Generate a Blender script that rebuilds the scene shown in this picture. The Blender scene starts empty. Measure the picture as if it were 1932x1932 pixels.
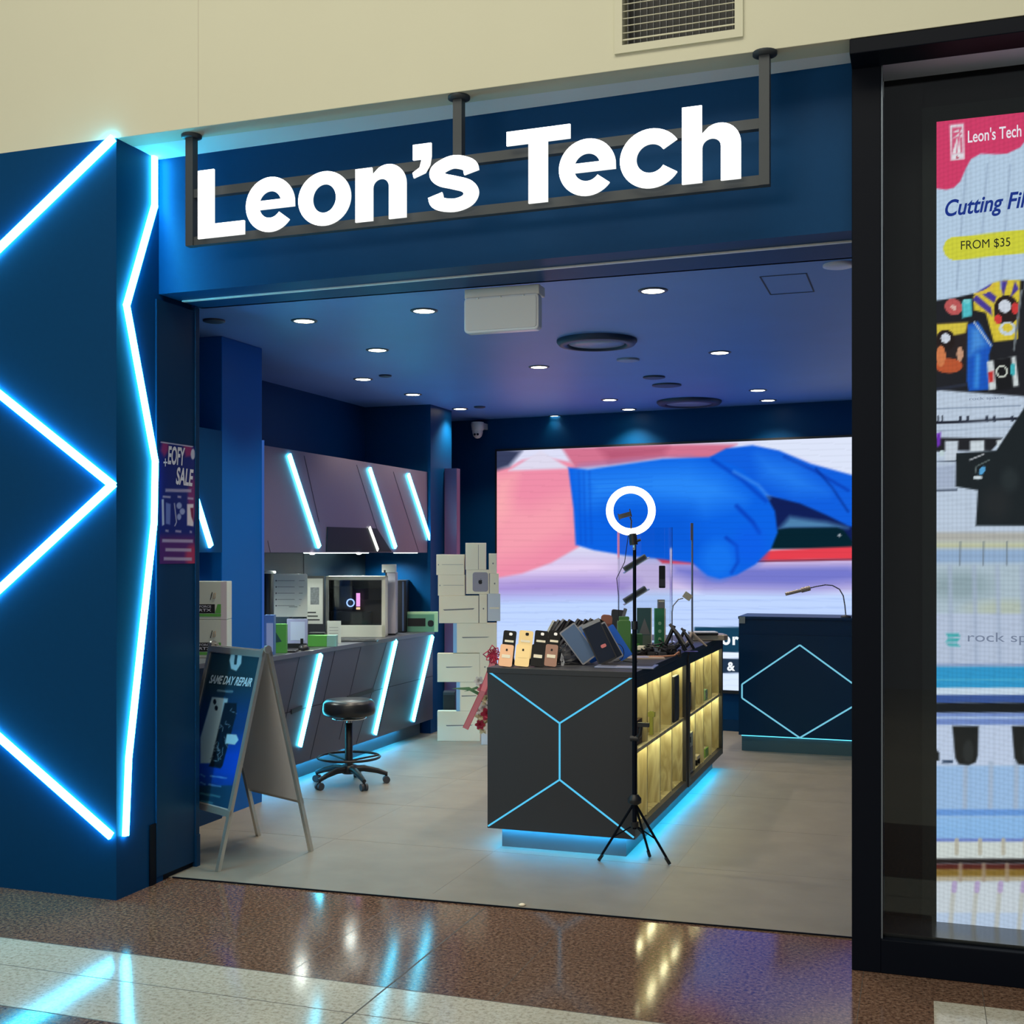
import bpy, math, random
import numpy as np
from mathutils import Vector, Matrix

S = bpy.context.scene
COL = S.collection
# ------------------------------------------------------------------ camera, world, large lights, exposure
F = 2250.0; CX = 966.0; HY = 1043.0; H = 1.55; TH = math.radians(19.0)
ct, st = math.cos(TH), math.sin(TH)
cam_d = bpy.data.cameras.new('camera')
cam = bpy.data.objects.new('camera', cam_d); COL.objects.link(cam)
cam.location = (0, 0, H); cam.rotation_euler = (math.pi / 2, 0, TH)
cam_d.sensor_fit = 'HORIZONTAL'; cam_d.sensor_width = 36.0
cam_d.lens = 36.0 * F / 1932.0
cam_d.shift_x = 0.0; cam_d.shift_y = (HY - 966.0) / 1932.0
cam_d.clip_start = 0.02; cam_d.clip_end = 100
S.camera = cam
S.view_settings.view_transform = 'Standard'
S.view_settings.look = 'None'
S.view_settings.exposure = 0.0
S.view_settings.gamma = 1.0
S.view_settings.use_curve_mapping = False

wd = bpy.data.worlds.new('world'); S.world = wd; wd.use_nodes = True
wd.node_tree.nodes['Background'].inputs[0].default_value = (0.92, 0.96, 1.0, 1)
wd.node_tree.nodes['Background'].inputs[1].default_value = 0.20

def area(name, loc, rot, sx, sy, e, col):
    l = bpy.data.lights.new(name, 'AREA'); l.shape = 'RECTANGLE'; l.size = sx; l.size_y = sy
    l.energy = e; l.color = col
    o = bpy.data.objects.new(name, l); COL.objects.link(o); o.location = loc; o.rotation_euler = rot
    return o
area('mall_ceiling_light', (-1.5, 1.2, 6.0), (math.radians(20), 0, 0), 7.0, 2.2, 150, (1.0, 0.92, 0.70))
area('mall_ceiling_light', (-1.5, -2.0, 6.9), (math.radians(25), 0, 0), 7.0, 2.0, 60, (1.0, 0.93, 0.78))

area('added_front_fill', (-3.2, -2.5, 3.3), (math.radians(78), 0, math.radians(-6)), 4.2, 0.8, 90, (1.0, 0.93, 0.78))  # added fill from behind the camera, brightens upright faces in the shop

# ------------------------------------------------------------------ geometry of the view: pixels to points
def ray(u, v):
    t = (u - CX) / F; s = (HY - v) / F
    return (ct * t - st, st * t + ct, s)
def at(u, v, z):
    d = ray(u, v); return Vector((d[0] * z, d[1] * z, H + d[2] * z))
def on_z(u, v, h):
    d = ray(u, v); k = (h - H) / d[2]; return Vector((d[0] * k, d[1] * k, h))
def on_y(u, v, Y):
    d = ray(u, v); k = Y / d[1]; return Vector((d[0] * k, Y, H + d[2] * k))
def on_x(u, v, X):
    d = ray(u, v); k = X / d[0]; return Vector((X, d[1] * k, H + d[2] * k))
def on_line(u, v, A, B):
    # vertical plane through ground points A, B
    d = ray(u, v); nx, ny = -(B[1] - A[1]), (B[0] - A[0])
    k = (nx * A[0] + ny * A[1]) / (nx * d[0] + ny * d[1])
    return Vector((d[0] * k, d[1] * k, H + d[2] * k))
def proj(P):
    P = np.asarray(P)
    x = P[:, 0] * ct + P[:, 1] * st; z = -P[:, 0] * st + P[:, 1] * ct
    return CX + F * x / z, HY - F * (P[:, 2] - H) / z

# ------------------------------------------------------------------ colours and materials
def sl(c):
    c = c / 255.0
    return c / 12.92 if c <= 0.04045 else ((c + 0.055) / 1.055) ** 2.4
def rgb(r, g, b): return (sl(r), sl(g), sl(b))
MATS = {}
def mat(name, col, rough=0.5, metal=0.0, emit=None, es=0.0, noise=None, spec=0.5, coat=0.0, alpha=None, trans=0.0):
    if name in MATS: return MATS[name]
    m = bpy.data.materials.new(name); m.use_nodes = True; nt = m.node_tree
    b = nt.nodes['Principled BSDF']
    b.inputs['Base Color'].default_value = (*col, 1)
    b.inputs['Roughness'].default_value = rough
    b.inputs['Metallic'].default_value = metal
    b.inputs['Specular IOR Level'].default_value = spec
    if coat: b.inputs['Coat Weight'].default_value = coat; b.inputs['Coat Roughness'].default_value = 0.1
    if emit is not None:
        b.inputs['Emission Color'].default_value = (*emit, 1); b.inputs['Emission Strength'].default_value = es
    if trans: b.inputs['Transmission Weight'].default_value = trans
    if noise:
        sc, amt = noise
        tc = nt.nodes.new('ShaderNodeTexCoord'); n = nt.nodes.new('ShaderNodeTexNoise')
        n.inputs['Scale'].default_value = sc; n.inputs['Detail'].default_value = 6
        mx = nt.nodes.new('ShaderNodeMix'); mx.data_type = 'RGBA'
        mx.inputs[6].default_value = (*[max(0, x * (1 - amt)) for x in col], 1)
        mx.inputs[7].default_value = (*[x * (1 + amt) for x in col], 1)
        nt.links.new(tc.outputs['Object'], n.inputs['Vector'])
        nt.links.new(n.outputs['Fac'], mx.inputs[0]); nt.links.new(mx.outputs[2], b.inputs['Base Color'])
    MATS[name] = m; return m
def emis(name, col, s):
    if name in MATS: return MATS[name]
    m = bpy.data.materials.new(name); m.use_nodes = True; nt = m.node_tree
    nt.nodes.remove(nt.nodes['Principled BSDF'])
    e = nt.nodes.new('ShaderNodeEmission'); e.inputs[0].default_value = (*col, 1); e.inputs[1].default_value = s
    nt.links.new(e.outputs[0], nt.nodes['Material Output'].inputs[0])
    MATS[name] = m; return m
def granite(name, c1, c2, c3, scale, rough):
    m = bpy.data.materials.new(name); m.use_nodes = True; nt = m.node_tree; b = nt.nodes['Principled BSDF']
    tc = nt.nodes.new('ShaderNodeTexCoord'); n = nt.nodes.new('ShaderNodeTexNoise')
    n.inputs['Scale'].default_value = scale; n.inputs['Detail'].default_value = 8; n.inputs['Roughness'].default_value = 0.75
    n2 = nt.nodes.new('ShaderNodeTexNoise'); n2.inputs['Scale'].default_value = 1.6; n2.inputs['Detail'].default_value = 3
    r = nt.nodes.new('ShaderNodeValToRGB')
    r.color_ramp.elements[0].position = 0.38; r.color_ramp.elements[0].color = (*c1, 1)
    r.color_ramp.elements[1].position = 0.64; r.color_ramp.elements[1].color = (*c3, 1)
    e = r.color_ramp.elements.new(0.5); e.color = (*c2, 1)
    mx = nt.nodes.new('ShaderNodeMix'); mx.data_type = 'RGBA'; mx.blend_type = 'MULTIPLY'; mx.inputs[0].default_value = 0.35
    nt.links.new(tc.outputs['Object'], n.inputs['Vector']); nt.links.new(tc.outputs['Object'], n2.inputs['Vector'])
    nt.links.new(n.outputs['Fac'], r.inputs[0]); nt.links.new(r.outputs[0], mx.inputs[6]); nt.links.new(n2.outputs['Fac'], mx.inputs[7])
    nt.links.new(mx.outputs[2], b.inputs['Base Color'])
    mr = nt.nodes.new('ShaderNodeMapRange'); mr.inputs[3].default_value = rough * 0.7; mr.inputs[4].default_value = rough * 1.4
    nt.links.new(n2.outputs['Fac'], mr.inputs[0]); nt.links.new(mr.outputs[0], b.inputs['Roughness'])
    bp = nt.nodes.new('ShaderNodeBump'); bp.inputs['Strength'].default_value = 0.02; bp.inputs['Distance'].default_value = 0.01
    n3 = nt.nodes.new('ShaderNodeTexNoise'); n3.inputs['Scale'].default_value = 3.0
    nt.links.new(tc.outputs['Object'], n3.inputs['Vector'])
    nt.links.new(n3.outputs['Fac'], bp.inputs['Height']); nt.links.new(bp.outputs[0], b.inputs['Normal'])
    b.inputs['Specular IOR Level'].default_value = 0.6
    return m
def woodmat(name, c1, c2):
    m = bpy.data.materials.new(name); m.use_nodes = True; nt = m.node_tree; b = nt.nodes['Principled BSDF']
    tc = nt.nodes.new('ShaderNodeTexCoord'); mp = nt.nodes.new('ShaderNodeMapping')
    mp.inputs['Scale'].default_value = (5, 5, 0.8)
    n = nt.nodes.new('ShaderNodeTexNoise'); n.inputs['Scale'].default_value = 1.4; n.inputs['Detail'].default_value = 3; n.inputs['Distortion'].default_value = 1.2
    w = nt.nodes.new('ShaderNodeMath'); w.operation = 'MULTIPLY'; w.inputs[1].default_value = 12.0
    fr = nt.nodes.new('ShaderNodeMath'); fr.operation = 'PINGPONG'; fr.inputs[1].default_value = 1.0
    mx = nt.nodes.new('ShaderNodeMix'); mx.data_type = 'RGBA'; mx.inputs[6].default_value = (*c1, 1); mx.inputs[7].default_value = (*c2, 1)
    nt.links.new(tc.outputs['Object'], mp.inputs[0]); nt.links.new(mp.outputs[0], n.inputs['Vector'])
    nt.links.new(n.outputs['Fac'], w.inputs[0]); nt.links.new(w.outputs[0], fr.inputs[0])
    nt.links.new(fr.outputs[0], mx.inputs[0]); nt.links.new(mx.outputs[2], b.inputs['Base Color'])
    b.inputs['Roughness'].default_value = 0.45
    return m
def glassmat(name, tint, refl=0.08, alpha_col=None):
    m = bpy.data.materials.new(name); m.use_nodes = True; nt = m.node_tree
    nt.nodes.remove(nt.nodes['Principled BSDF'])
    t = nt.nodes.new('ShaderNodeBsdfTransparent'); t.inputs[0].default_value = (*tint, 1)
    g = nt.nodes.new('ShaderNodeBsdfGlossy'); g.inputs['Roughness'].default_value = 0.01
    fz = nt.nodes.new('ShaderNodeFresnel'); fz.inputs[0].default_value = 1.45
    mx = nt.nodes.new('ShaderNodeMixShader')
    nt.links.new(fz.outputs[0], mx.inputs[0]); nt.links.new(t.outputs[0], mx.inputs[1]); nt.links.new(g.outputs[0], mx.inputs[2])
    nt.links.new(mx.outputs[0], nt.nodes['Material Output'].inputs[0])
    return m
def attrmat(name, emission=None, rough=0.4):
    m = bpy.data.materials.new(name); m.use_nodes = True; nt = m.node_tree; b = nt.nodes['Principled BSDF']
    a = nt.nodes.new('ShaderNodeAttribute'); a.attribute_name = 'Col'
    if emission:
        nt.nodes.remove(b); e = nt.nodes.new('ShaderNodeEmission'); e.inputs[1].default_value = emission
        nt.links.new(a.outputs[0], e.inputs[0]); nt.links.new(e.outputs[0], nt.nodes['Material Output'].inputs[0])
    else:
        nt.links.new(a.outputs[0], b.inputs['Base Color']); b.inputs['Roughness'].default_value = rough
    return m

# ------------------------------------------------------------------ mesh builder
GLY = {}
def glyph(s, bold, shear=0.0, font=None):
    k = (s, bold, shear)
    if k in GLY: return GLY[k]
    c = bpy.data.curves.new('t', 'FONT'); c.body = s; c.offset = bold; c.shear = shear; c.resolution_u = 6
    o = bpy.data.objects.new('t', c); COL.objects.link(o)
    bpy.context.view_layer.update()
    dg = bpy.context.evaluated_depsgraph_get()
    me = bpy.data.meshes.new_from_object(o.evaluated_get(dg))
    V = np.array([v.co[:] for v in me.vertices]); Fs = [tuple(p.vertices) for p in me.polygons]
    bpy.data.objects.remove(o); bpy.data.curves.remove(c); bpy.data.meshes.remove(me)
    mn = V.min(0); mx = V.max(0)
    V = (V - mn) / np.maximum(mx - mn, 1e-6)
    GLY[k] = (V[:, :2], Fs); return GLY[k]

class MB:
    def __init__(s): s.v = []; s.f = []; s.mi = []; s.m = []; s.sm = []
    def mid(s, m):
        if m not in s.m: s.m.append(m)
        return s.m.index(m)
    def add(s, vs, fs, m, smooth=False):
        n = len(s.v); s.v += [tuple(p) for p in vs]; k = s.mid(m)
        for f in fs: s.f.append(tuple(n + i for i in f)); s.mi.append(k); s.sm.append(smooth)
    def box(s, a, b, m):
        x0, y0, z0 = a; x1, y1, z1 = b
        if x0 > x1: x0, x1 = x1, x0
        if y0 > y1: y0, y1 = y1, y0
        if z0 > z1: z0, z1 = z1, z0
        vs = [(x, y, z) for z in (z0, z1) for (x, y) in ((x0, y0), (x1, y0), (x1, y1), (x0, y1))]
        s.add(vs, [(3, 2, 1, 0), (4, 5, 6, 7), (0, 1, 5, 4), (1, 2, 6, 5), (2, 3, 7, 6), (3, 0, 4, 7)], m); return s
    def tbox(s, size, M, m, r=0.0):
        # box centred, transformed by matrix M ; r = rounding of the outline seen from local y
        sx, sy, sz = [q / 2 for q in size]
        if r <= 0:
            vs = [M @ Vector((x, y, z)) for z in (-sz, sz) for (x, y) in ((-sx, -sy), (sx, -sy), (sx, sy), (-sx, sy))]
            s.add(vs, [(3, 2, 1, 0), (4, 5, 6, 7), (0, 1, 5, 4), (1, 2, 6, 5), (2, 3, 7, 6), (3, 0, 4, 7)], m)
        else:
            pts = []
            for cx, cz, a0 in ((sx - r, sz - r, 0), (-sx + r, sz - r, 90), (-sx + r, -sz + r, 180), (sx - r, -sz + r, 270)):
                for k in range(5):
                    a = math.radians(a0 + k * 22.5); pts.append((cx + r * math.cos(a), cz + r * math.sin(a)))
            n = len(pts)
            vs = [M @ Vector((x, -sy, z)) for x, z in pts] + [M @ Vector((x, sy, z)) for x, z in pts]
            s.add(vs, [tuple(range(n)), tuple(range(2 * n - 1, n - 1, -1))] + [(i, i + n, (i + 1) % n + n, (i + 1) % n) for i in range(n)], m)
        return s
    def poly(s, pts, m): s.add(pts, [tuple(range(len(pts)))], m); return s
    def prism(s, pts, d, m):
        n = len(pts); d = Vector(d); a = [Vector(p) for p in pts]; b = [p + d for p in a]
        s.add(a + b, [tuple(range(n)), tuple(range(2 * n - 1, n - 1, -1))] + [(i, i + n, (i + 1) % n + n, (i + 1) % n) for i in range(n)], m); return s
    def tube(s, pts, r, m, n=8, closed=False, caps=True):
        P = [Vector(p) for p in pts]; N = len(P); rs = r if isinstance(r, (list, tuple)) else [r] * N
        vs = []; up = None
        for i, p in enumerate(P):
            if closed: t = P[(i + 1) % N] - P[i - 1]
            else: t = P[min(i + 1, N - 1)] - P[max(i - 1, 0)]
            t.normalize()
            if up is None:
                up = Vector((0, 0, 1)) if abs(t.z) < 0.9 else Vector((1, 0, 0))
            sd = t.cross(up)
            if sd.length < 1e-6: sd = t.cross(Vector((0, 1, 0)))
            sd.normalize(); up = sd.cross(t).normalized()
            for k in range(n):
                a = 2 * math.pi * k / n; vs.append(p + rs[i] * (math.cos(a) * sd + math.sin(a) * up))
        fs = []
        for i in range(N if closed else N - 1):
            j = (i + 1) % N
            for k in range(n):
                k2 = (k + 1) % n; fs.append((i * n + k, i * n + k2, j * n + k2, j * n + k))
        s.add(vs, fs, m, True)
        if caps and not closed:
            s.add(vs[:n], [tuple(range(n))], m); s.add(vs[-n:], [tuple(range(n - 1, -1, -1))], m)
        return s
    def lathe(s, prof, c, m, n=32, M=None, caps=True):
        c = Vector(c); vs = []
        for r, z in prof:
            for k in range(n):
                a = 2 * math.pi * k / n; p = Vector((r * math.cos(a), r * math.sin(a), z))
                if M is not None: p = M @ p
                vs.append(c + p)
        fs = []
        for i in range(len(prof) - 1):
            for k in range(n):
                k2 = (k + 1) % n; fs.append((i * n + k, i * n + k2, (i + 1) * n + k2, (i + 1) * n + k))
        s.add(vs, fs, m, True)
        if not caps: return s
        if prof[0][0] > 1e-4: s.add(vs[:n], [tuple(range(n - 1, -1, -1))], m)
        if prof[-1][0] > 1e-4: s.add(vs[-n:], [tuple(range(n))], m)
        return s
    def bar(s, a, b, w, d, nrm, m):
        # flat bar along a-b : width w in the surface plane, standing d out along nrm
        a = Vector(a); b = Vector(b); nrm = Vector(nrm).normalized(); t = (b - a).normalized(); sd = t.cross(nrm).normalized() * (w / 2)
        q = [a - sd, a + sd, b + sd, b - sd]
        s.prism(q, nrm * d, m); return s
    def text(s, txt, bl, br, tl, nrm, m, off=0.0015, depth=0.0, bold=0.0, shear=0.0):
        V, Fs = glyph(txt, bold, shear)
        bl = Vector(bl); ex = Vector(br) - bl; ey = Vector(tl) - bl; nrm = Vector(nrm).normalized()
        base = [bl + ex * float(x) + ey * float(y) + nrm * off for x, y in V]
        s.add(base, Fs, m)
        if depth > 0:
            # extruded body behind the face
            edges = {}
            for f in Fs:
                for i in range(len(f)):
                    e = (f[i], f[(i + 1) % len(f)])
                    if (e[1], e[0]) in edges: del edges[(e[1], e[0])]
                    else: edges[e] = 1
            back = [p - nrm * depth for p in base]
            n = len(base)
            s.add(base + back, [(b, a, a + n, b + n) for a, b in edges], m)
            s.add(back, [tuple(reversed(f)) for f in Fs], m)
        return s
    def build(s, name, parent=None, world=True, bevel=0.0, mats=None, orig=None):
        me = bpy.data.meshes.new(name)
        vs = [Vector(p) for p in s.v]; o = bpy.data.objects.new(name, me)
        if parent is not None:
            if world:
                M = Matrix.LocRotScale(parent.location, parent.rotation_euler, (1, 1, 1))
                q = parent.parent
                if q is not None: M = Matrix.LocRotScale(q.location, q.rotation_euler, (1, 1, 1)) @ M
                Mi = M.inverted(); vs = [Mi @ p for p in vs]
            o.parent = parent
        elif orig is None:
            mn = Vector([min(p[i] for p in vs) for i in range(3)]); mx = Vector([max(p[i] for p in vs) for i in range(3)])
            orig = Vector(((mn.x + mx.x) / 2, (mn.y + mx.y) / 2, mn.z))
        if parent is None:
            orig = Vector(orig); vs = [p - orig for p in vs]; o.location = orig
        me.from_pydata(vs, [], s.f)
        for m in s.m: me.materials.append(m)
        me.polygons.foreach_set('material_index', s.mi); me.polygons.foreach_set('use_smooth', s.sm)
        me.validate(); me.update()
        COL.objects.link(o)
        if bevel > 0:
            b = o.modifiers.new('bevel', 'BEVEL'); b.width = bevel; b.segments = 2; b.limit_method = 'ANGLE'; b.angle_limit = math.radians(50)
        return o
def tag(o, label=None, cat=None, group=None, kind=None):
    if label: o['label'] = label
    if cat: o['category'] = cat
    if group: o['group'] = group
    if kind: o['kind'] = kind
    return o
def thing(name, label, cat, loc=(0, 0, 0), rz=0.0, group=None):
    o = bpy.data.objects.new(name, None); COL.objects.link(o); o.location = loc; o.rotation_euler = (0, 0, rz)
    o.empty_display_size = 0.1
    return tag(o, label, cat, group)
def struct(mb, name, **k):
    o = mb.build(name, **k); o['kind'] = 'structure'; return o
def dup(root, loc, rz, label, group=None):
    r = root.copy(); COL.objects.link(r); r.location = loc; r.rotation_euler = (0, 0, rz)
    r['label'] = label
    if group: r['group'] = group
    for ch in list(root.children):
        c = ch.copy(); COL.objects.link(c); c.parent = r
        for g in list(ch.children):
            d = g.copy(); COL.objects.link(d); d.parent = c
    return r

# ------------------------------------------------------------------ painting on flat screens and posters
class Paint:
    def __init__(s, u, v, base):
        s.u = u; s.v = v; s.c = np.tile(np.array(base, float), (len(u), 1))
    def mix(s, a, col): s.c = s.c * (1 - a[:, None]) + np.array(col, float)[None, :] * a[:, None]
    def poly(s, pts, col, soft=1.5, alpha=1.0):
        P = np.array(pts, float); n = len(P); d = np.full(len(s.u), 1e9); ins = np.zeros(len(s.u), bool)
        for i in range(n):
            a = P[i]; b = P[(i + 1) % n]; e = b - a
            w0 = s.u - a[0]; w1 = s.v - a[1]
            t = np.clip((w0 * e[0] + w1 * e[1]) / max(e @ e, 1e-9), 0, 1)
            d = np.minimum(d, (w0 - t * e[0]) ** 2 + (w1 - t * e[1]) ** 2)
            c1 = (a[1] > s.v) != (b[1] > s.v)
            if abs(e[1]) > 1e-9:
                xx = e[0] * (s.v - a[1]) / e[1] + a[0]; ins ^= (c1 & (s.u < xx))
        d = np.sqrt(d); sd = np.where(ins, d, -d)
        s.mix(np.clip(sd / soft * 0.5 + 0.5, 0, 1) * alpha, col)
    def line(s, pts, w, col, soft=1.5, alpha=1.0):
        d = np.full(len(s.u), 1e9)
        for a, b in zip(pts[:-1], pts[1:]):
            a = np.array(a, float); b = np.array(b, float); e = b - a
            w0 = s.u - a[0]; w1 = s.v - a[1]; t = np.clip((w0 * e[0] + w1 * e[1]) / max(e @ e, 1e-9), 0, 1)
            d = np.minimum(d, np.hypot(w0 - t * e[0], w1 - t * e[1]))
        s.mix(np.clip((w / 2 - d) / soft + 0.5, 0, 1) * alpha, col)
    def ell(s, cx, cy, rx, ry, col, soft=0.15, alpha=1.0, rot=0.0):
        a = math.radians(rot); x = s.u - cx; y = s.v - cy
        X = (x * math.cos(a) + y * math.sin(a)) / rx; Y = (-x * math.sin(a) + y * math.cos(a)) / ry
        s.mix(np.clip((1 - np.hypot(X, Y)) / soft + 0.5, 0, 1) * alpha, col)
    def band(s, v0, v1, col, soft=4, alpha=1.0, u0=-1e5, u1=1e5, usoft=4):
        a = np.clip((s.v - v0) / soft + 0.5, 0, 1) * np.clip((v1 - s.v) / soft + 0.5, 0, 1)
        a *= np.clip((s.u - u0) / usoft + 0.5, 0, 1) * np.clip((u1 - s.u) / usoft + 0.5, 0, 1)
        s.mix(a * alpha, col)
def painted(name, bl, br, tl, tr, nu, nv, fn, m, parent=None, world=True):
    bl, br, tl, tr = map(np.array, (bl, br, tl, tr))
    a = np.linspace(0, 1, nu + 1); b = np.linspace(0, 1, nv + 1)
    A, B = np.meshgrid(a, b); A = A.ravel()[:, None]; B = B.ravel()[:, None]
    P = (bl * (1 - A) + br * A) * (1 - B) + (tl * (1 - A) + tr * A) * B
    u, v = proj(P); c = np.clip(fn(u, v), 0, 255) / 255.0
    c = np.where(c <= 0.04045, c / 12.92, ((c + 0.055) / 1.055) ** 2.4)
    mb = MB(); W = nu + 1
    mb.add([tuple(p) for p in P], [(j * W + i, j * W + i + 1, (j + 1) * W + i + 1, (j + 1) * W + i) for j in range(nv) for i in range(nu)], m)
    o = mb.build(name, parent, world)
    at_ = o.data.color_attributes.new('Col', 'FLOAT_COLOR', 'POINT')
    rgba = np.ones((len(c), 4)); rgba[:, :3] = c
    at_.data.foreach_set('color', rgba.ravel().astype(np.float32))
    return o
# ------------------------------------------------------------------ materials of the place
NAVY = mat('navy_laminate', (0.0005, 0.050, 0.160), 0.45, noise=(40, 0.06), spec=0.12)
NAVY2 = mat('navy_panel', (0.002, 0.035, 0.10), 0.42, spec=0.18)
CHAR = mat('charcoal_laminate', (0.030, 0.031, 0.036), 0.45, noise=(200, 0.12))
CABF = mat('cabinet_front', (0.065, 0.062, 0.095), 0.38, noise=(120, 0.08))
BLACKM = mat('black_metal', (0.002, 0.004, 0.010), 0.5, spec=0.12)
BLACKP = mat('black_plastic', (0.014, 0.015, 0.018), 0.4)
DARKG = mat('dark_grey_plastic', (0.05, 0.052, 0.06), 0.45)
WHITEP = mat('white_plastic', (0.85, 0.85, 0.82), 0.4)
CABU = mat('wall_cabinet_front', (0.17, 0.145, 0.19), 0.35, noise=(120, 0.06))
WALLW = mat('white_plaster', (0.66, 0.66, 0.52), 0.85, noise=(3, 0.02))
SOFF = mat('white_soffit', (0.85, 0.86, 0.88), 0.85)
CEIL = mat('blue_grey_ceiling', (0.13, 0.29, 0.70), 0.45, noise=(2.5, 0.08))
ALU = mat('aluminium', (0.62, 0.60, 0.55), 0.32, 0.75)
CHROME = mat('chrome', (0.8, 0.8, 0.8), 0.12, 1.0)
LEDS = emis('cyan_led', (0.045, 0.68, 1.0), 36)
LEDC = emis('cyan_led_cabinet', (0.08, 0.70, 1.0), 17)
LEDB = emis('blue_led', (0.03, 0.50, 1.0), 55.0)
LEDT = emis('thin_blue_led', (0.10, 0.58, 0.90), 1.0)
LEDG = emis('pale_blue_led', (0.20, 0.62, 0.80), 0.9)
WARM = emis('warm_lamp', (1.0, 0.90, 0.68), 14.0)
WARMS = emis('warm_strip', (1.0, 0.96, 0.56), 20)
COOLS = emis('cool_white_strip', (0.85, 1.0, 0.95), 5.0)
SIGNW = emis('sign_white', (1.0, 0.99, 0.96), 4.5)
TXTW = emis('screen_text_white', (0.9, 0.95, 1.0), 1.0)
VINYL = mat('grey_vinyl', (0.245, 0.225, 0.185), 0.55, noise=(5, 0.2))
JOINT = mat('joint_dark', (0.10, 0.085, 0.07), 0.5)
JOINTL = mat('joint_vinyl', (0.245, 0.23, 0.195), 0.5)
GD = granite('dark_granite', (0.07, 0.036, 0.024), (0.21, 0.115, 0.075), (0.42, 0.27, 0.19), 70, 0.10)
GL = granite('pale_granite', (0.48, 0.42, 0.33), (0.74, 0.69, 0.56), (0.86, 0.82, 0.72), 60, 0.10)

YF = 4.452                                   # plane of the mall wall
XP = -3.398                                  # side of the corner pillar
EL, ER = Vector((-2.90, 4.86)), Vector((-0.2, 4.975))   # edge of the vinyl floor

# ------------------------------------------------------------------ floor of the mall and of the shop
YB = 3.875; YC = 3.292
fm = MB()
fm.poly([(-9, YB, 0), (2.6, YB, 0), (2.6, 4.377, 0), (0.036, 4.377, 0), (0.036, 4.377, 0)][:4] + [(0.036, 4.97, 0), (XP + .3, 4.84, 0), (-9, 4.60, 0)], GD)
fm.poly([(-9, YC, 0), (2.6, YC, 0), (2.6, YB, 0), (-9, YB, 0)], GL)
fm.poly([(-9, 2.1, 0), (2.6, 2.1, 0), (2.6, YC, 0), (-9, YC, 0)], GD)
fm.poly([(-9, -5, 0), (2.6, -5, 0), (2.6, 2.1, 0), (-9, 2.1, 0)], GL)
fm = MB()
def strip(x0, x1, y0, y1, m): fm.poly([(x0, y0, 0), (x1, y0, 0), (x1, y1, 0), (x0, y1, 0)], m)
strip(-9, 4, -5, 2.1, GL); strip(-9, 4, 2.1, YC, GD); strip(-9, 4, YC, YB, GL)
strip(-9, 0.036, YB, 4.377, GD); strip(0.036, 4, YB, 4.377, GL)
fm.poly([(-9, 4.377, 0), (4, 4.377, 0), (4, 5.0, 0), (-0.15, 4.98, 0), (-9, 4.62, 0)], GD)
for x in (-1.807,):
    fm.bar((x, YC, 0), (x, 4.9, 0), 0.006, 0.0006, (0, 0, 1), JOINT)
for y in (3.62,):
    fm.bar((-9, y, 0), (4, y, 0), 0.003, 0.0006, (0, 0, 1), JOINT)
for x in (-2.61, -2.21, -1.41, -0.206, 0.20, -4.2, -5.0):
    fm.bar((x, YB, 0), (x, 4.86, 0), 0.0022, 0.0005, (0, 0, 1), JOINT)
for y in (YB, YC):
    fm.bar((-9, y, 0), (4, y, 0), 0.004, 0.0006, (0, 0, 1), JOINT)
struct(fm, 'floor', orig=(0, 0, 0))
fv = MB()
fv.prism([(-9, 4.62, -0.06), (-0.15, 4.98, -0.06), (0.05, 4.98, -0.06), (0.05, 11.2, -0.06), (-5.2, 11.2, -0.06), (-9, 11.2, -0.06)], (0, 0, 0.064), VINYL)
for y in (5.75, 6.65, 7.55, 8.5, 9.4): fv.bar((-4.6, y, 0.004), (-0.1, y + 0.1, 0.004), 0.003, 0.0006, (0, 0, 1), JOINTL)
for x in (-3.0, -2.1, -1.15): fv.bar((x, 5.0, 0.004), (x, 10.2, 0.004), 0.003, 0.0006, (0, 0, 1), JOINTL)
struct(fv, 'floor', orig=(0, 0, 0))
tr = MB(); tr.bar((-3.38, 4.846, 0.002), (-0.15, 4.98, 0.002), 0.006, 0.005, (0, 0, 1), BLACKM)
struct(tr, 'trim_1')

# ------------------------------------------------------------------ mall wall above, pillar, fascia
w = MB(); ZS = 3.40
v0 = on_y(1175, 85, YF); v1 = on_y(1387, 60, YF); VX0, VX1, VZ0 = v0.x, v1.x, (v0.z + v1.z) / 2; VZ1 = VZ0 + 0.42
# wall with an opening for the grille
w.box((-9, YF, ZS), (VX0, YF + 0.12, 6.2), WALLW); w.box((VX1, YF, ZS), (4, YF + 0.12, 6.2), WALLW)
w.box((VX0, YF, ZS), (VX1, YF + 0.12, VZ0), WALLW); w.box((VX0, YF, VZ1), (VX1, YF + 0.12, 6.2), WALLW)
struct(w, 'wall_upper')
sf = MB(); sf.box((-9, YF + 0.12, ZS), (-0.244, 5.0, ZS + 0.05), SOFF); sf.box((-0.244, YF + 0.12, ZS), (4, 4.9, ZS + 0.05), SOFF)
sf.box((XP, YF + .001, ZS - 0.001), (-0.244, YF + .12, ZS), WALLW)
struct(sf, 'ceiling')
g = MB(); g.bar(on_y(374, 0, YF) - Vector((0, .0, 0)), on_y(374, 236, YF), 0.003, 0.0004, (0, -1, 0), mat('plaster_joint', (0.55, 0.52, 0.42), 0.9))
struct(g, 'trim_2')
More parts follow.
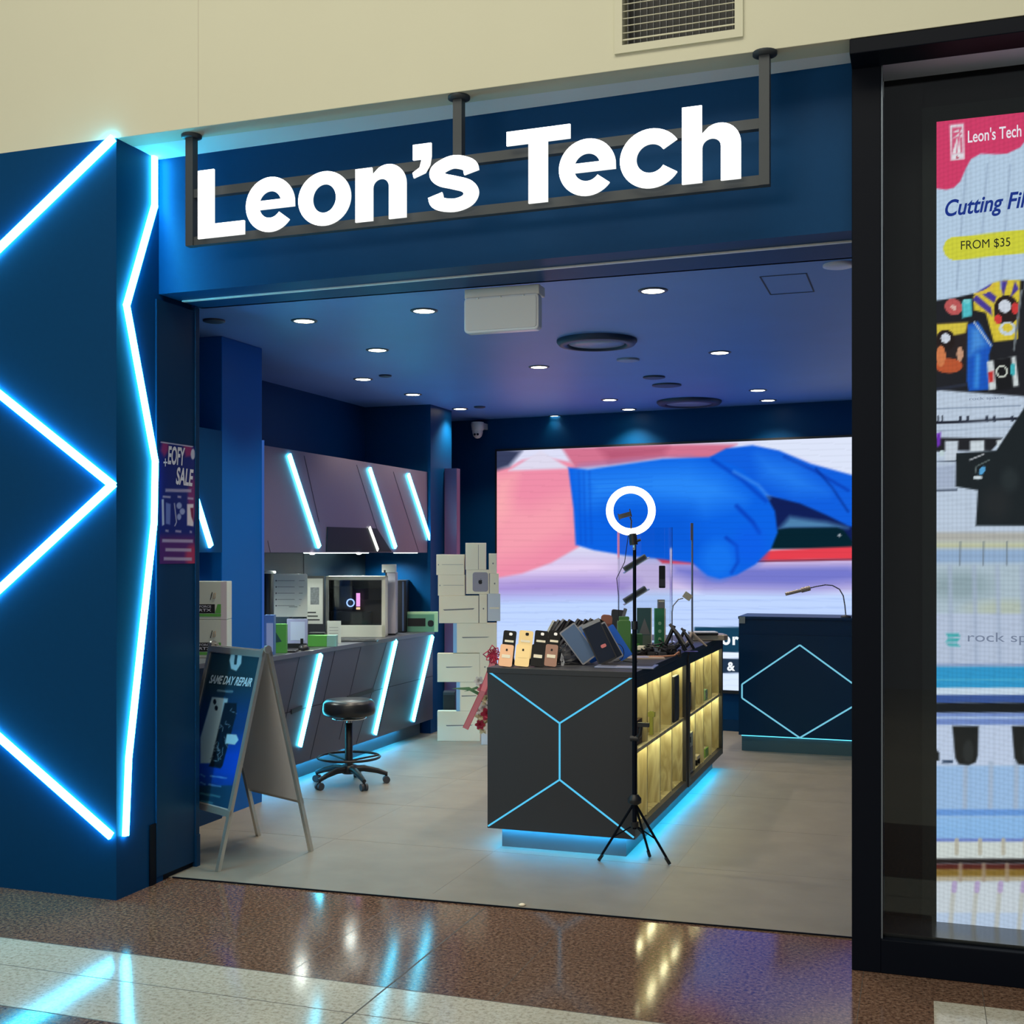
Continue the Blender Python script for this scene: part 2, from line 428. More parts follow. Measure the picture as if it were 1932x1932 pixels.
# pillar
p = MB()
p.box((-9, YF, 0), (XP, YF + 0.32, ZS), NAVY)
n1 = on_x(293, 1553, XP)
p.box((-9, YF + 0.32, 0.0), (XP, YF + 0.345, ZS), NAVY)
p.box((-4.6, YF + 0.345, 0), (XP - 0.02, 5.06, 3.0), NAVY)
struct(p, 'wall_left_front')
sk = MB(); sk.box((-9, YF - 0.004, 0), (XP + 0.004, YF + 0.0, 0.005), NAVY)
rc = MB()
a = on_x(281, 1600, XP).y; b = on_x(293, 1600, XP).y; rc.box((XP + .0005, a, 0.0), (XP + 0.006, b, on_x(293, 1553, XP).z), BLACKM)  # raised black strip, its colour stands for the shade of a recess
struct(rc, 'trim_recess_shade')
jp = MB(); jp.box((XP - 0.02, b, 0.03), (XP + 0.008, 5.044, 2.74), NAVY2)
jp.box((XP - 0.02, b + .02, 0.0), (XP - 0.004, 5.044, 0.03), BLACKM)
struct(jp, 'wall_left_return')
jb = MB(); jb.box((XP - 0.02, 5.045, 0), (XP + 0.014, 5.078, 2.76), NAVY2); jb.box((XP + 0.014, 5.045, 0), (XP + 0.019, 5.078, 0.16), NAVY2)
struct(jb, 'trim_4', bevel=0.003)
# fascia and its underside
FA, FB = (XP, 4.765), (-0.15, 4.672)
fz = MB()
fz.prism([(FA[0], FA[1], 2.767), (FB[0], FB[1], 2.767), (FB[0], 5.12, 2.767), (FA[0], 5.12, 2.767)], (0, 0, ZS - 2.767), NAVY)
struct(fz, 'wall_fascia')
tk = MB()
A = on_z(330, 571, 2.767); B = on_z(1606, 455, 2.767)
A = Vector((XP + 0.02, 4.93, 2.767)); B = Vector((-0.2, 4.825, 2.767))
tk.bar(A, B, 0.018, 0.006, (0, 0, -1), mat('pale_track', (0.9, 0.9, 0.88), 0.4))
struct(tk, 'trim_5')
# interior shell
ZC = 2.82
BL_ = Vector((-4.75, 10.75)); BR_ = Vector((0.1, 10.225))    # back wall line
c = MB(); c.box((-4.9, 5.12, ZC), (0.1, 11.2, ZC + 0.06), CEIL)
c.box((-4.9, 5.10, 2.767), (0.1, 5.12, ZC + 0.06), CEIL)
struct(c, 'ceiling')
bw = MB(); bw.prism([(BL_.x, BL_.y, 0), (BR_.x, BR_.y, 0), (BR_.x, BR_.y + 0.1, 0), (BL_.x, BL_.y + 0.1, 0)], (0, 0, ZC), NAVY)
struct(bw, 'wall_back')
lw = MB(); lw.box((-4.72, 5.0, 0), (-4.60, 10.9, ZC), NAVY); struct(lw, 'wall_left')
rw = MB(); rw.box((-0.15, 4.92, 0), (-0.02, 10.4, ZC), NAVY); struct(rw, 'wall_right')
rw = MB(); rw.box((-4.7, 5.02, 0), (XP - 0.0, 5.10, ZC), NAVY)
# column between the counter bays
cl = MB(); cl.box((-4.6, 6.05, 0), (-3.88, 6.50, ZC), mat('blue_column', (0.003, 0.13, 0.50), 0.4, spec=0.2))
struct(cl, 'wall_column', bevel=0.004)
pr = on_y(820, 885, 9.75)
fp = MB(); fp.box((-4.6, 9.42, 0), (-3.98, 9.9, ZC), NAVY)
struct(fp, 'wall_left_rear')
pp = MB(); A = on_y(820, 885, 9.75); B = on_y(860, 1390, 9.75)
pp.box((-3.975, 9.72, 0), (B.x + 0.02, 9.80, A.z), mat('mauve_panel', (0.16, 0.08, 0.20), 0.4))
struct(pp, 'wall_rear_panel')
bb = MB(); bb.prism([(BL_.x, BL_.y - 0.012, 0.002), (BR_.x, BR_.y - 0.012, 0.002), (BR_.x, BR_.y, 0.002), (BL_.x, BL_.y, 0.002)], (0, 0, 0.1), NAVY2)
struct(bb, 'baseboard_back')

# ------------------------------------------------------------------ shopfront display case on the right
YR = 4.60
fr = MB()
X0 = on_y(1607, 1500, YR).x; X1 = on_y(1662, 1500, YR).x
ZT = 3.55; zb0 = 0.125; zt0 = on_y(1665, 90, YR).z
fr.box((X0, YR, 0.0), (X1, YR + 0.30, ZT), BLACKM)
fr.box((X1, YR, 0.0), (3.4, YR + 0.34, zb0), BLACKM)
fr.box((X1, YR, zt0), (3.4, YR + 0.34, ZT), BLACKM)
fr.box((3.4, YR, 0.0), (3.6, YR + 0.34, ZT), BLACKM)
fr.box((X0, YF + 0.003, 3.345), (3.6, YR - 0.001, 3.399), BLACKM)
dc = thing('display_case', 'tall black framed glass display case holding a big portrait screen, right of the entrance', 'display case', (X1, YR, 0))
fr.build('frame', dc, bevel=0.003)
ln = MB(); ln.box((X1, YR + 0.01, zb0), (X1 + 0.006, YR + 0.03, zt0), mat('bright_edge', (0.25, 0.3, 0.36), 0.3, 0.6))
ln.build('glazing_bead', dc)
gl = MB(); gl.box((X1, YR + 0.035, zb0), (3.4, YR + 0.041, zt0), glassmat('shop_glass', (0.92, 0.95, 0.95)))
gl.build('glass_pane', dc)
ib = MB(); DG = mat('case_lining', (0.008, 0.009, 0.012), 0.6, spec=0.2)
ib.box((X1, YR + 0.33, 0), (3.5, YR + 0.36, ZT), DG)
xs = on_y(1740, 1000, 4.88).x
ib.box((X1 + 0.004, YR + 0.3, zb0), (xs, YR + 0.33, zt0), DG)
ib.box((X1, YR + 0.05, zb0), (3.4, YR + 0.28, zb0 + 0.012), mat('sill_metal', (0.12, 0.125, 0.13), 0.2, 0.7))
ib.build('lining', dc)
SY = 4.85
sTL = on_y(1767, 230, SY); sBL = on_y(1771, 1777, SY)
sx0 = sTL.x; sz0 = 0.062 + 0.075; sz1 = sTL.z; sx1 = sx0 + 1.35
sz0 = on_y(1771, 1777, SY).z
cab = MB(); cab.box((xs, SY + 0.003, sz0 - 0.03), (sx1 + 0.06, SY + 0.075, sz1 + 0.06), mat('screen_housing', (0.012, 0.016, 0.016), 0.5, spec=0.2))
ps = thing('advertising_screen', 'tall portrait LED screen with pink header and film cutting advert behind glass', 'screen', ((sx0 + sx1) / 2, SY, sz0))
cab.build('housing', ps)
def ad(u, v):
    P = Paint(u, v, (196, 214, 240))
    # pleated backdrop
    for x, w_ in ((1800, 3), (1850, 4), (1893, 4), (1940, 4), (1985, 4)):
        P.line([(x + 5, 320), (x - 8, 760)], w_, (160, 178, 205), 3, 0.8)
    # video of a shop shelf
    P.poly([(1760, 640), (1932, 610), (2100, 600), (2100, 1345), (1760, 1345)], (205, 216, 236), 2)
    P.poly([(1760, 565), (1830, 548), (1870, 528), (2100, 528), (2100, 760), (1760, 735)], (28, 28, 34), 2)
    P.poly([(1836, 560), (1850, 545), (1880, 528), (1925, 528), (1920, 640), (1875, 645), (1860, 590), (1838, 585)], (236, 208, 60), 1.5)
    for q in (((1835, 566), (1872, 596), (1870, 580), (1842, 556)), ((1886, 530), (1893, 560), (1901, 530)), ((1915, 530), (1906, 562), (1922, 545)), ((1848, 552), (1876, 572), (1880, 560), (1862, 545))):
        P.poly(q, (78, 60, 160), 1.5)
    P.ell(1857, 545, 22, 9, (235, 200, 70), 0.1, 1, -25); P.ell(1853, 541, 20, 7, (80, 70, 170), 0.2, 1, -25)
    P.ell(1799, 579, 17, 15, (205, 92, 92), 0.1, 1, 30); P.ell(1799, 580, 6, 4, (240, 190, 180), 0.1, 1, 30)
    P.poly([(1815, 570), (1833, 564), (1834, 596), (1816, 600)], (90, 205, 215), 1.5); P.ell(1824, 568, 8, 4, (130, 225, 230), 0.2)
    P.ell(1899, 585, 24, 28, (40, 26, 24), 0.06); P.ell(1896, 578, 12, 12, (225, 228, 240), 0.1)
    P.ell(1915, 582, 7, 11, (225, 60, 60), 0.1); P.ell(1883, 602, 7, 9, (225, 60, 60), 0.1)
    P.ell(1901, 620, 16, 13, (215, 225, 235), 0.1); P.ell(1901, 618, 10, 8, (236, 208, 60), 0.1)
    P.poly([(1763, 610), (1800, 606), (1828, 610), (1822, 700), (1760, 706)], (40, 30, 32), 2)
    P.poly([(1766, 612), (1826, 608), (1822, 628), (1768, 640)], (232, 205, 70), 2)
    P.ell(1784, 642, 18, 20, (35, 22, 20), 0.08); P.ell(1784, 638, 9, 9, (225, 228, 240), 0.1)
    P.ell(1790, 690, 26, 14, (200, 90, 50), 0.1); P.ell(1775, 672, 9, 20, (225, 130, 80), 0.1); P.ell(1811, 668, 6, 14, (215, 160, 130), 0.1)
    # blue phone, watch
    P.poly([(1826, 612), (1845, 606), (1872, 650), (1866, 670), (1866, 735), (1828, 738), (1824, 720)], (20, 90, 200), 1.5)
    P.poly([(1832, 620), (1848, 618), (1860, 650), (1830, 670)], (90, 165, 240), 8, 0.8)
    P.line([(1838, 608), (1870, 652)], 3, (190, 205, 225)); P.line([(1927, 548), (1913, 660)], 4, (120, 125, 130))
    P.line([(1845, 672), (1842, 728)], 9, (70, 160, 245), 8, 0.8)
    P.poly([(1764, 732), (1826, 722), (1826, 728), (1764, 738)], (40, 44, 60), 1.5)
    P.poly([(1862, 682), (1916, 672), (1922, 728), (1866, 736)], (225, 228, 230), 1.5)
    P.poly([(1874, 678), (1908, 674), (1912, 732), (1880, 738)], (18, 18, 22), 1.5)
    P.ell(1890, 701, 11, 12, (230, 232, 220), 0.08); P.ell(1890, 701, 8, 9, (15, 15, 18), 0.08); P.ell(1911, 697, 5, 12, (70, 190, 200), 0.2)
    P.poly([(1864, 702), (1874, 700), (1874, 720), (1866, 722)], (210, 50, 50), 1.5)
    P.line([(1764, 798), (1918, 790)], 5, (30, 34, 50)); P.line([(1764, 772), (1925, 766)], 1.5, (120, 135, 160)); P.line([(1764, 812), (1920, 806)], 1.5, (120, 135, 160))
    for x in (1770, 1778, 1812, 1826, 1862, 1876, 1910): P.line([(x, 786), (x, 794)], 4, (40, 46, 64))
    P.poly([(1762, 826), (1892, 826), (1870, 850), (1800, 850), (1800, 852), (1762, 852)], (30, 30, 36), 1.5)
    P.poly([(1783, 832), (1808, 832), (1806, 868), (1783, 870)], (215, 222, 235), 1.5); P.poly([(1830, 832), (1857, 831), (1857, 852), (1830, 852)], (222, 228, 236), 1.5)
    P.poly([(1880, 831), (1892, 829), (1882, 845)], (222, 228, 236), 1.5)
    P.poly([(1766, 818), (1775, 816), (1774, 840), (1768, 844)], (120, 50, 190), 2); P.ell(1777, 855, 5, 6, (210, 225, 230), 0.2)
    P.poly([(1804, 855), (1880, 850), (1932, 770), (1960, 700), (2100, 700), (2100, 992), (1841, 992), (1845, 925), (1802, 918)], (22, 30, 34), 1.5)
    P.ell(1853, 888, 9, 5, (90, 170, 225), 0.2, 1, -60); P.ell(1845, 901, 8, 4, (220, 228, 235), 0.2)
    P.line([(1829, 868), (1856, 857)], 2.5, (190, 190, 195)); P.line([(1840, 893), (1842, 880), (1866, 868)], 2, (110, 120, 120))
    P.ell(1905, 905, 16, 22, (52, 60, 62), 0.8, 0.5); P.ell(1880, 950, 26, 30, (44, 44, 46), 0.9, 0.5)
    P.line([(1764, 872), (1802, 870)], 2, (60, 70, 90)); P.line([(1764, 925), (1805, 924)], 3, (40, 50, 70)); P.poly([(1764, 880), (1802, 876), (1802, 920), (1764, 922)], (180, 190, 215), 4)
    # middle shelf, out of focus
    P.band(1004, 1022, (190, 186, 180), 8); P.band(1022, 1036, (205, 205, 175), 10); P.band(1036, 1064, (160, 185, 220), 10)
    P.band(1064, 1160, (186, 202, 214), 14, 0.9); P.ell(1810, 1105, 60, 26, (150, 170, 178), 0.9, 0.8); P.ell(1900, 1150, 70, 18, (200, 204, 176), 0.9, 0.6)
    P.band(1158, 1255, (198, 208, 232), 6)
    for x in (1796, 1842, 1886, 1932): P.line([(x - 4, 1070), (x, 1250)], 8, (176, 188, 214), 6, 0.7)
    for x in (1812, 1856, 1900): P.line([(x, 1022), (x - 1, 1066)], 3, (110, 120, 130), 2, 0.7)
    # teal mark
    for q in (((1784, 1195), (1808, 1195), (1812, 1201), (1789, 1203)), ((1788, 1205), (1812, 1204), (1806, 1211), (1784, 1211)), ((1785, 1214), (1806, 1214), (1812, 1220), (1790, 1219))): P.poly(q, (80, 185, 190), 1.5)
    P.band(1252, 1258, (150, 170, 210), 3); P.band(1258, 1298, (50, 160, 215), 4); P.band(1281, 1284, (90, 190, 225), 3, 0.7)
    P.band(1298, 1311, (215, 230, 248), 3); P.band(1311, 1326, (60, 90, 160), 3); P.band(1326, 1345, (18, 24, 30), 3)
    for k in range(6): P.line([(1775 + k * 32, 1332), (1790 + k * 32, 1332)], 3, (60, 80, 130), 2, .0)
    P.band(1345, 1368, (120, 145, 210), 5); P.band(1352, 1356, (190, 210, 245), 4)
    P.band(1368, 1445, (205, 216, 242), 3); P.band(1445, 1535, (165, 198, 240), 6)
    for x in (1822, 1870, 1918): P.line([(x, 1440), (x - 3, 1600)], 9, (176, 190, 214), 5, .8)
    for x0 in (1797, 1909):
        P.poly([(x0, 1370), (x0 + 49, 1370), (x0 + 48, 1425), (x0 + 44, 1438), (x0 + 30, 1444), (x0 + 12, 1442), (x0 + 5, 1430)], (20, 24, 26), 2)
        P.ell(x0 + 30, 1418, 10, 22, (46, 50, 52), 0.4, 0.7)
    P.poly([(1764, 1412), (1772, 1420), (1772, 1435), (1764, 1436)], (20, 24, 26), 1.5); P.poly([(1778, 1434), (1798, 1434), (1798, 1440), (1778, 1440)], (60, 80, 110), 1.5)
    P.band(1527, 1540, (110, 160, 230), 4); P.band(1540, 1585, (150, 195, 245), 8); P.band(1582, 1590, (120, 140, 210), 4)
    P.band(1588, 1622, (222, 226, 222), 4)
    for x in (1805, 1849, 1893, 1935): P.line([(x, 1585), (x, 1610)], 8, (196, 188, 170), 3, .9)
    P.band(1620, 1630, (40, 34, 34), 5); P.band(1630, 1642, (90, 40, 34), 4); P.band(1640, 1656, (140, 110, 50), 5); P.band(1654, 1664, (190, 175, 150), 8)
    P.band(1664, 1760, (214, 220, 228), 6); P.band(1722, 1760, (196, 212, 238), 4)
    for x in (1800, 1843, 1887, 1930): P.line([(x, 1668), (x - 8, 1760)], 9, (196, 194, 186), 4, .8); P.line([(x + 1, 1667), (x, 1680)], 10, (190, 170, 210), 3)
    for x in (1812, 1856, 1900): P.line([(x, 1632), (x, 1660)], 8, (170, 150, 130), 4, .7)
    P.band(1759, 1763, (40, 40, 110), 2); P.band(1763, 1790, (210, 220, 242), 2)
    # pale panel over everything at the top, then the pink header and the yellow pill
    P.poly([(1760, 200), (2100, 180), (2100, 520), (1932, 528), (1895, 528), (1872, 534), (1840, 553), (1800, 562), (1760, 568)], (198, 218, 242), 1.5)
    for x in (1815, 1855, 1898, 1944): P.line([(x + 8, 310), (x - 10, 545)], 3.5, (168, 186, 212), 3, 0.8)
    P.poly([(1760, 200), (2100, 170), (2100, 230), (1960, 240), (1937, 262), (1925, 278), (1900, 290), (1880, 291), (1850, 290), (1832, 300), (1822, 318), (1812, 342), (1800, 354), (1785, 358), (1760, 355)], (228, 62, 110), 1.5)
    P.line([(1802, 469), (1925, 456), (1990, 450)], 44, (226, 222, 62), 1.5)
    # phone mark in the header
    P.poly([(1792, 236), (1818, 233), (1820, 300), (1794, 303)], (246, 236, 244), 1.5)
    P.poly([(1796, 241), (1815, 239), (1816, 288), (1796, 290)], (228, 90, 130), 1.5)
    for q in (((1797, 288), (1808, 252), (1804, 290)), ((1806, 290), (1810, 252), (1812, 289)), ((1797, 250), (1808, 244), (1809, 249)), ((1797, 262), (1808, 252), (1809, 256)), ((1811, 250), (1815, 241), (1815, 250)), ((1811, 254), (1815, 262), (1815, 254))): P.poly(q, (250, 240, 246), 1)
    P.ell(1806, 297, 2.5, 2.5, (200, 60, 90), 0.3)
    # LED cell texture
    tex = 1 - 0.035 * (np.sin(u * 1.55) > 0.3) - 0.035 * (np.sin(v * 1.55) > 0.3)
    P.c *= tex[:, None]
    return P.c
ADM = attrmat('advert_emission', emission=1.0)
painted('picture', (sx0, SY, sz0), (sx1, SY, sz0), (sx0, SY, sz1), (sx1, SY, sz1), 260, 560, ad, ADM, ps)
# corners of a text line on a plane, given its pixel corners on the photo
def tq(mb, txt, bl, br, tl, fn, m, nrm, **k):
    mb.text(txt, fn(*bl), fn(*br), fn(*tl), nrm, m, **k)
sy = lambda u, v: on_y(u, v, SY - 0.0)
tm = MB(); PINKW = emis('text_white', (0.95, 0.85, 0.93), 1.0); NBLUE = emis('text_blue', rgb(20, 50, 140), 1.0); BLK = emis('text_black', rgb(24, 30, 20), 1.0); GREYT = emis('text_grey', rgb(130, 140, 165), 1.0)
tm = MB(); tq(tm, "Leon's Tech", (1826, 270), (1927, 258), (1826, 246), sy, PINKW, (0, -1, 0), bold=0.012); tm.build('screen_lettering', ps)
tm = MB(); tq(tm, "Cutting Film", (1783, 419), (1962, 398), (1783, 378), sy, NBLUE, (0, -1, 0), bold=0.02, shear=0.25); tm.build('screen_lettering', ps)
tm = MB(); tq(tm, "FROM $35", (1813, 474), (1906, 467), (1813, 455), sy, BLK, (0, -1, 0), bold=0.0); tm.build('screen_lettering', ps)
tm = MB(); tq(tm, "rock space", (1829, 757), (1894, 754), (1829, 750), sy, GREYT, (0, -1, 0)); tm.build('screen_lettering', ps)
tm = MB(); tq(tm, "rock space", (1826, 1216), (1992, 1218), (1826, 1193), sy, GREYT, (0, -1, 0)); tm.build('screen_lettering', ps)

# ------------------------------------------------------------------ back LED video wall
def bwpt(u, v, off=0.03):
    p = on_line(u, v, BL_, BR_); d = Vector(ray(u, v)); d = d.normalized(); return p - d * (off / abs(d.y))
bn = Vector((-(BR_.y - BL_.y) * -1, -(BR_.x - BL_.x), 0)).normalized()
VZ_0, VZ_1 = 0.36, 2.51
ul = on_line(940, 900, BL_, BR_); ur_x = -0.22
def bl_at(x): t = (x - BL_.x) / (BR_.x - BL_.x); return BL_.y + t * (BR_.y - BL_.y)
xl = ul.x
def wallp(x, z, off): return Vector((x, bl_at(x), z)) + bn * off
vw = thing('video_wall', 'large LED video wall showing a blue gloved hand over a phone', 'screen', (*wallp((xl + ur_x) / 2, 0, 0.03)[:2], VZ_0))
hb = MB(); hb.prism([wallp(xl - 0.02, VZ_0 - 0.03, 0.002), wallp(ur_x + 0.02, VZ_0 - 0.03, 0.002), wallp(ur_x + 0.02, VZ_1 + 0.02, 0.002), wallp(xl - 0.02, VZ_1 + 0.02, 0.002)], bn * 0.024, BLACKP)
hb.build('housing', vw)
def hand(u, v):
    P = Paint(u, v, (214, 216, 240))
    P.band(1050, 1120, (196, 178, 222), 40, 0.9); P.band(1118, 1400, (186, 208, 250), 16)
    P.band(1060, 1090, (222, 205, 238), 20, 0.9, 900, 1150, 60)
    P.poly([(930, 1098), (1010, 1092), (1120, 1088), (1200, 1098), (1180, 1120), (1050, 1122), (930, 1125)], (150, 128, 205), 18, 0.85)
    P.poly([(1270, 1064), (1600, 1062), (1640, 1075), (1640, 1100), (1500, 1112), (1330, 1108), (1270, 1085)], (104, 110, 196), 16, 0.9)
    P.poly([(1300, 1058), (1640, 1052), (1640, 1062), (1400, 1068)], (222, 190, 222), 8, 0.7)
    # arms
    P.poly([(930, 885), (960, 882), (985, 868), (1020, 860), (1075, 872), (1092, 885), (1092, 1032), (1040, 1062), (985, 1082), (930, 1092)], (232, 138, 164), 3)
    P.poly([(930, 940), (1000, 960), (1080, 930), (1080, 1000), (1000, 1040), (930, 1060)], (240, 158, 172), 20, 0.8)
    P.poly([(930, 900), (975, 892), (960, 960), (930, 1000)], (246, 176, 176), 16, 0.6)
    P.poly([(960, 888), (1020, 850), (1075, 884)], (216, 212, 232), 3)
    P.poly([(930, 845), (985, 850), (960, 880), (930, 890)], (52, 60, 90), 5)
    P.poly([(1060, 845), (1300, 838), (1390, 838), (1345, 868), (1250, 864), (1150, 878), (1085, 884)], (205, 112, 140), 4)
    P.poly([(1130, 845), (1260, 842), (1250, 858), (1150, 870)], (160, 70, 100), 10, 0.6)
    P.poly([(1400, 800), (1640, 800), (1640, 905), (1560, 880), (1490, 855), (1440, 842)], (214, 222, 242), 3)
    # space between the gloves, the phone
    P.poly([(1430, 930), (1500, 940), (1610, 985), (1640, 1000), (1640, 1030), (1440, 1030)], (16, 30, 84), 4)
    P.poly([(1490, 975), (1560, 985), (1600, 996), (1470, 998)], (90, 150, 190), 6, 0.8)
    P.poly([(1462, 1000), (1490, 996), (1580, 995), (1592, 1000), (1610, 1024), (1608, 1036), (1440, 1036)], (6, 34, 46), 2)
    P.poly([(1418, 1040), (1640, 1030), (1640, 1054), (1405, 1058)], (222, 62, 76), 2.5)
    P.line([(1430, 1059), (1640, 1055)], 3, (110, 20, 40), 3)
    P.poly([(1236, 1052), (1320, 1058), (1320, 1065), (1250, 1063)], (214, 70, 90), 2)
    P.ell(1584, 1010, 3, 3, (150, 160, 170), 0.4)
    # gloves
    B1 = (12, 96, 222)
    P.poly([(1340, 862), (1370, 846), (1420, 840), (1470, 850), (1530, 875), (1640, 905), (1640, 1000), (1600, 992), (1560, 972), (1510, 950), (1450, 935), (1400, 930)], (16, 92, 216), 2.5)
    P.poly([(1072, 882), (1110, 886), (1180, 876), (1250, 866), (1345, 862), (1400, 885), (1440, 925), (1462, 965), (1467, 1005), (1455, 1035), (1425, 1065), (1390, 1085), (1358, 1092), (1335, 1086), (1305, 1062), (1240, 1054), (1180, 1048), (1120, 1038), (1086, 1028), (1082, 960)], B1, 2.5)
    P.poly([(1100, 895), (1200, 885), (1300, 880), (1360, 900), (1400, 940), (1330, 960), (1200, 940), (1110, 950)], (44, 138, 244), 26, 0.8)
    P.poly([(1150, 960), (1300, 960), (1330, 1040), (1200, 1040)], (8, 84, 205), 26, 0.6)
    P.line([(1345, 868), (1400, 905), (1445, 945)], 7, (8, 60, 180), 7, 0.7); P.line([(1385, 890), (1430, 915), (1452, 940)], 5, (90, 160, 240), 7, 0.5)
    P.line([(1390, 955), (1420, 985), (1432, 1005)], 6, (8, 50, 170), 8, 0.8); P.line([(1370, 1015), (1390, 1030), (1392, 1060), (1380, 1080)], 5, (6, 40, 160), 7, 0.8)
    P.ell(1355, 1055, 32, 34, (24, 118, 236), 0.8, 0.7); P.ell(1415, 1030, 30, 34, (14, 90, 225), 0.8, 0.7)
    P.line([(1480, 862), (1540, 890), (1600, 925)], 5, (10, 50, 160), 6, 0.7); P.line([(1540, 885), (1570, 920), (1600, 965)], 4, (8, 40, 130), 5, 0.7)
    P.poly([(1430, 860), (1500, 880), (1560, 930), (1500, 930), (1440, 900)], (40, 128, 236), 18, 0.7)
    for x in (1092, 1101, 1112): P.line([(x, 890), (x + 4, 1026)], 3, (10, 70, 190), 6, 0.45)
    for k in range(0, 9): P.line([(1110, 905 + k * 9), (1230, 900 + k * 9)], 1.5, (10, 84, 205), 3, 0.35)
    # lower part
    for y in (1135, 1152, 1170): P.line([(930, y + 4), (1640, y - 6)], 1.4, (160, 184, 232), 2, 0.7)
    P.band(1183, 1231, (22, 62, 88), 2, 1, 1310); P.band(1242, 1270, (34, 52, 74), 2, 1, 1310); P.band(1231, 1242, (226, 238, 255), 2, 1, 1310); P.band(1270, 1400, (216, 232, 255), 2)
    P.c *= (1 - 0.03 * (np.sin(v * 0.55) > 0.8))[:, None]
    return P.c
VWM = attrmat('video_wall_emission', emission=1.08)
painted('picture', wallp(xl, VZ_0, 0.03), wallp(ur_x, VZ_0, 0.03), wallp(xl, VZ_1, 0.03), wallp(ur_x, VZ_1, 0.03), 300, 200, hand, VWM, vw)
vf = lambda u, v: bwpt(u, v, 0.034)
vt = MB(); tq(vt, "o", (1362, 1217), (1378, 1217), (1362, 1200), vf, TXTW, bn, bold=0.04); vt.build('screen_letter', vw)
vt = MB(); tq(vt, "r", (1382, 1217), (1394, 1217), (1382, 1201), vf, TXTW, bn, bold=0.04); vt.build('screen_letter', vw)
vt = MB(); tq(vt, "&", (1372, 1266), (1387, 1266), (1372, 1249), vf, TXTW, bn, bold=0.04); vt.build('screen_letter', vw)
vt = MB(); tq(vt, ",", (1361, 1260), (1364, 1260), (1361, 1253), vf, TXTW, bn); vt.build('screen_letter', vw)


# ------------------------------------------------------------------ LED strips of the pillar
def led(name, pts, wd_, dp, nrm, m, label, group=None, cat='light strip', body=None):
    mb = MB()
    for a, b in zip(pts[:-1], pts[1:]):
        t = (Vector(b) - Vector(a)).normalized() * wd_ * 0.30
        mb.bar(Vector(a) - (t if a is not pts[0] else t * 0), Vector(b) + (t if b is not pts[-1] else t * 0), wd_, dp, nrm, m)
    o = mb.build(name); tag(o, label, cat, group); return o
yf = lambda u, v: on_y(u, v, YF - 0.001); xf = lambda u, v: on_x(u, v, XP + 0.001)
led('light_strip', [yf(216, 261), yf(-138, 603)], 0.034, 0.016, (0, -1, 0), LEDS, 'glowing diagonal light strip at the top of the pillar front', 'pillar light strips')
led('light_strip', [yf(-138, 632), yf(214, 915), yf(-138, 1240)], 0.034, 0.016, (0, -1, 0), LEDS, 'glowing arrow shaped light strip in the middle of the pillar front', 'pillar light strips')
led('light_strip', [yf(-138, 1268), yf(212, 1577)], 0.034, 0.016, (0, -1, 0), LEDS, 'glowing diagonal light strip at the bottom of the pillar front', 'pillar light strips')
led('light_strip', [xf(289, 292), xf(289, 388), xf(236, 576), xf(290, 870), xf(288, 985), xf(240, 1430), xf(234, 1577)], 0.030, 0.016, (1, 0, 0), LEDS, 'long zigzag light strip running down the pillar side', 'pillar light strips')

# poster on the pillar return
def poster(u, v):
    P = Paint(u, v, (22, 36, 120))
    P.band(1010, 1070, (90, 40, 110), 14, .9); P.poly([(306, 833), (318, 833), (318, 850), (310, 862), (303, 850)], (150, 50, 110), 3)
    P.poly([(345, 838), (362, 841), (366, 860), (350, 862)], (150, 50, 110), 3); P.ell(364, 940, 10, 40, (150, 50, 110), 0.6, 0.8); P.ell(364, 1050, 14, 22, (190, 60, 90), 0.6, 0.8)
    W = (200, 205, 225)
    P.poly([(303, 833), (364, 842), (364, 844), (303, 835)], W, 0.6)
    P.poly([(305, 942), (309, 942), (310, 990), (306, 992)], W, 1); P.poly([(313, 948), (322, 951), (321, 990), (313, 988)], (110, 130, 200), 1)
    for q in ((338, 954, 5, 6), (344, 965, 5, 6), (338, 975, 4, 6)): P.ell(*q, (150, 165, 215), 0.3)
    P.line([(329, 950), (333, 985), (330, 992)], 1.5, W, 1); P.poly([(353, 951), (365, 951), (365, 993), (353, 991)], (230, 225, 235), 1); P.poly([(359, 958), (365, 958), (365, 985), (361, 975)], (120, 30, 60), 1)
    for y0, x0, x1 in ((925, 312, 361), (937, 307, 322), (937, 335, 342), (940, 354, 365), (1001, 312, 318), (1002, 331, 342), (1003, 358, 362), (1020, 306, 364), (1037, 312, 361), (1054, 309, 362)):
        hgt = 6 if y0 > 1010 or y0 == 925 else 4
        P.poly([(x0, y0 - hgt / 2), (x1, y0 - hgt / 2 + 1), (x1, y0 + hgt / 2 + 1), (x0, y0 + hgt / 2)], (185, 180, 210), 1, 0.85)
    P.ell(364, 857, 4, 10, W, 0.2)
    return P.c
po = thing('wall_poster', 'sale poster in blue and purple stuck on the pillar side', 'poster', on_x(332, 1063, XP + 0.0095))
XQ = XP + 0.0105
a0 = on_x(301, 1064, XQ); a1 = Vector((XQ, 5.043, 0)); t0 = on_x(301, 832, XQ)
PM = attrmat('poster_print', rough=0.25)
painted('printed_sheet', a0, (XQ, a1.y, a0.z), t0, (XQ, a1.y, t0.z), 60, 130, poster, PM, po)
pt = MB(); INKW = mat('white_ink', (0.8, 0.82, 0.9), 0.4); xq = lambda u, v: on_x(u, v, XQ)
pt = MB(); tq(pt, "EOFY", (316, 876), (347, 879), (318, 841), xq, INKW, (1, 0, 0), bold=0.03); pt.build('lettering', po)
pt = MB(); tq(pt, "SALE", (331, 914), (362, 918), (334, 881), xq, INKW, (1, 0, 0), bold=0.03); pt.build('lettering', po)
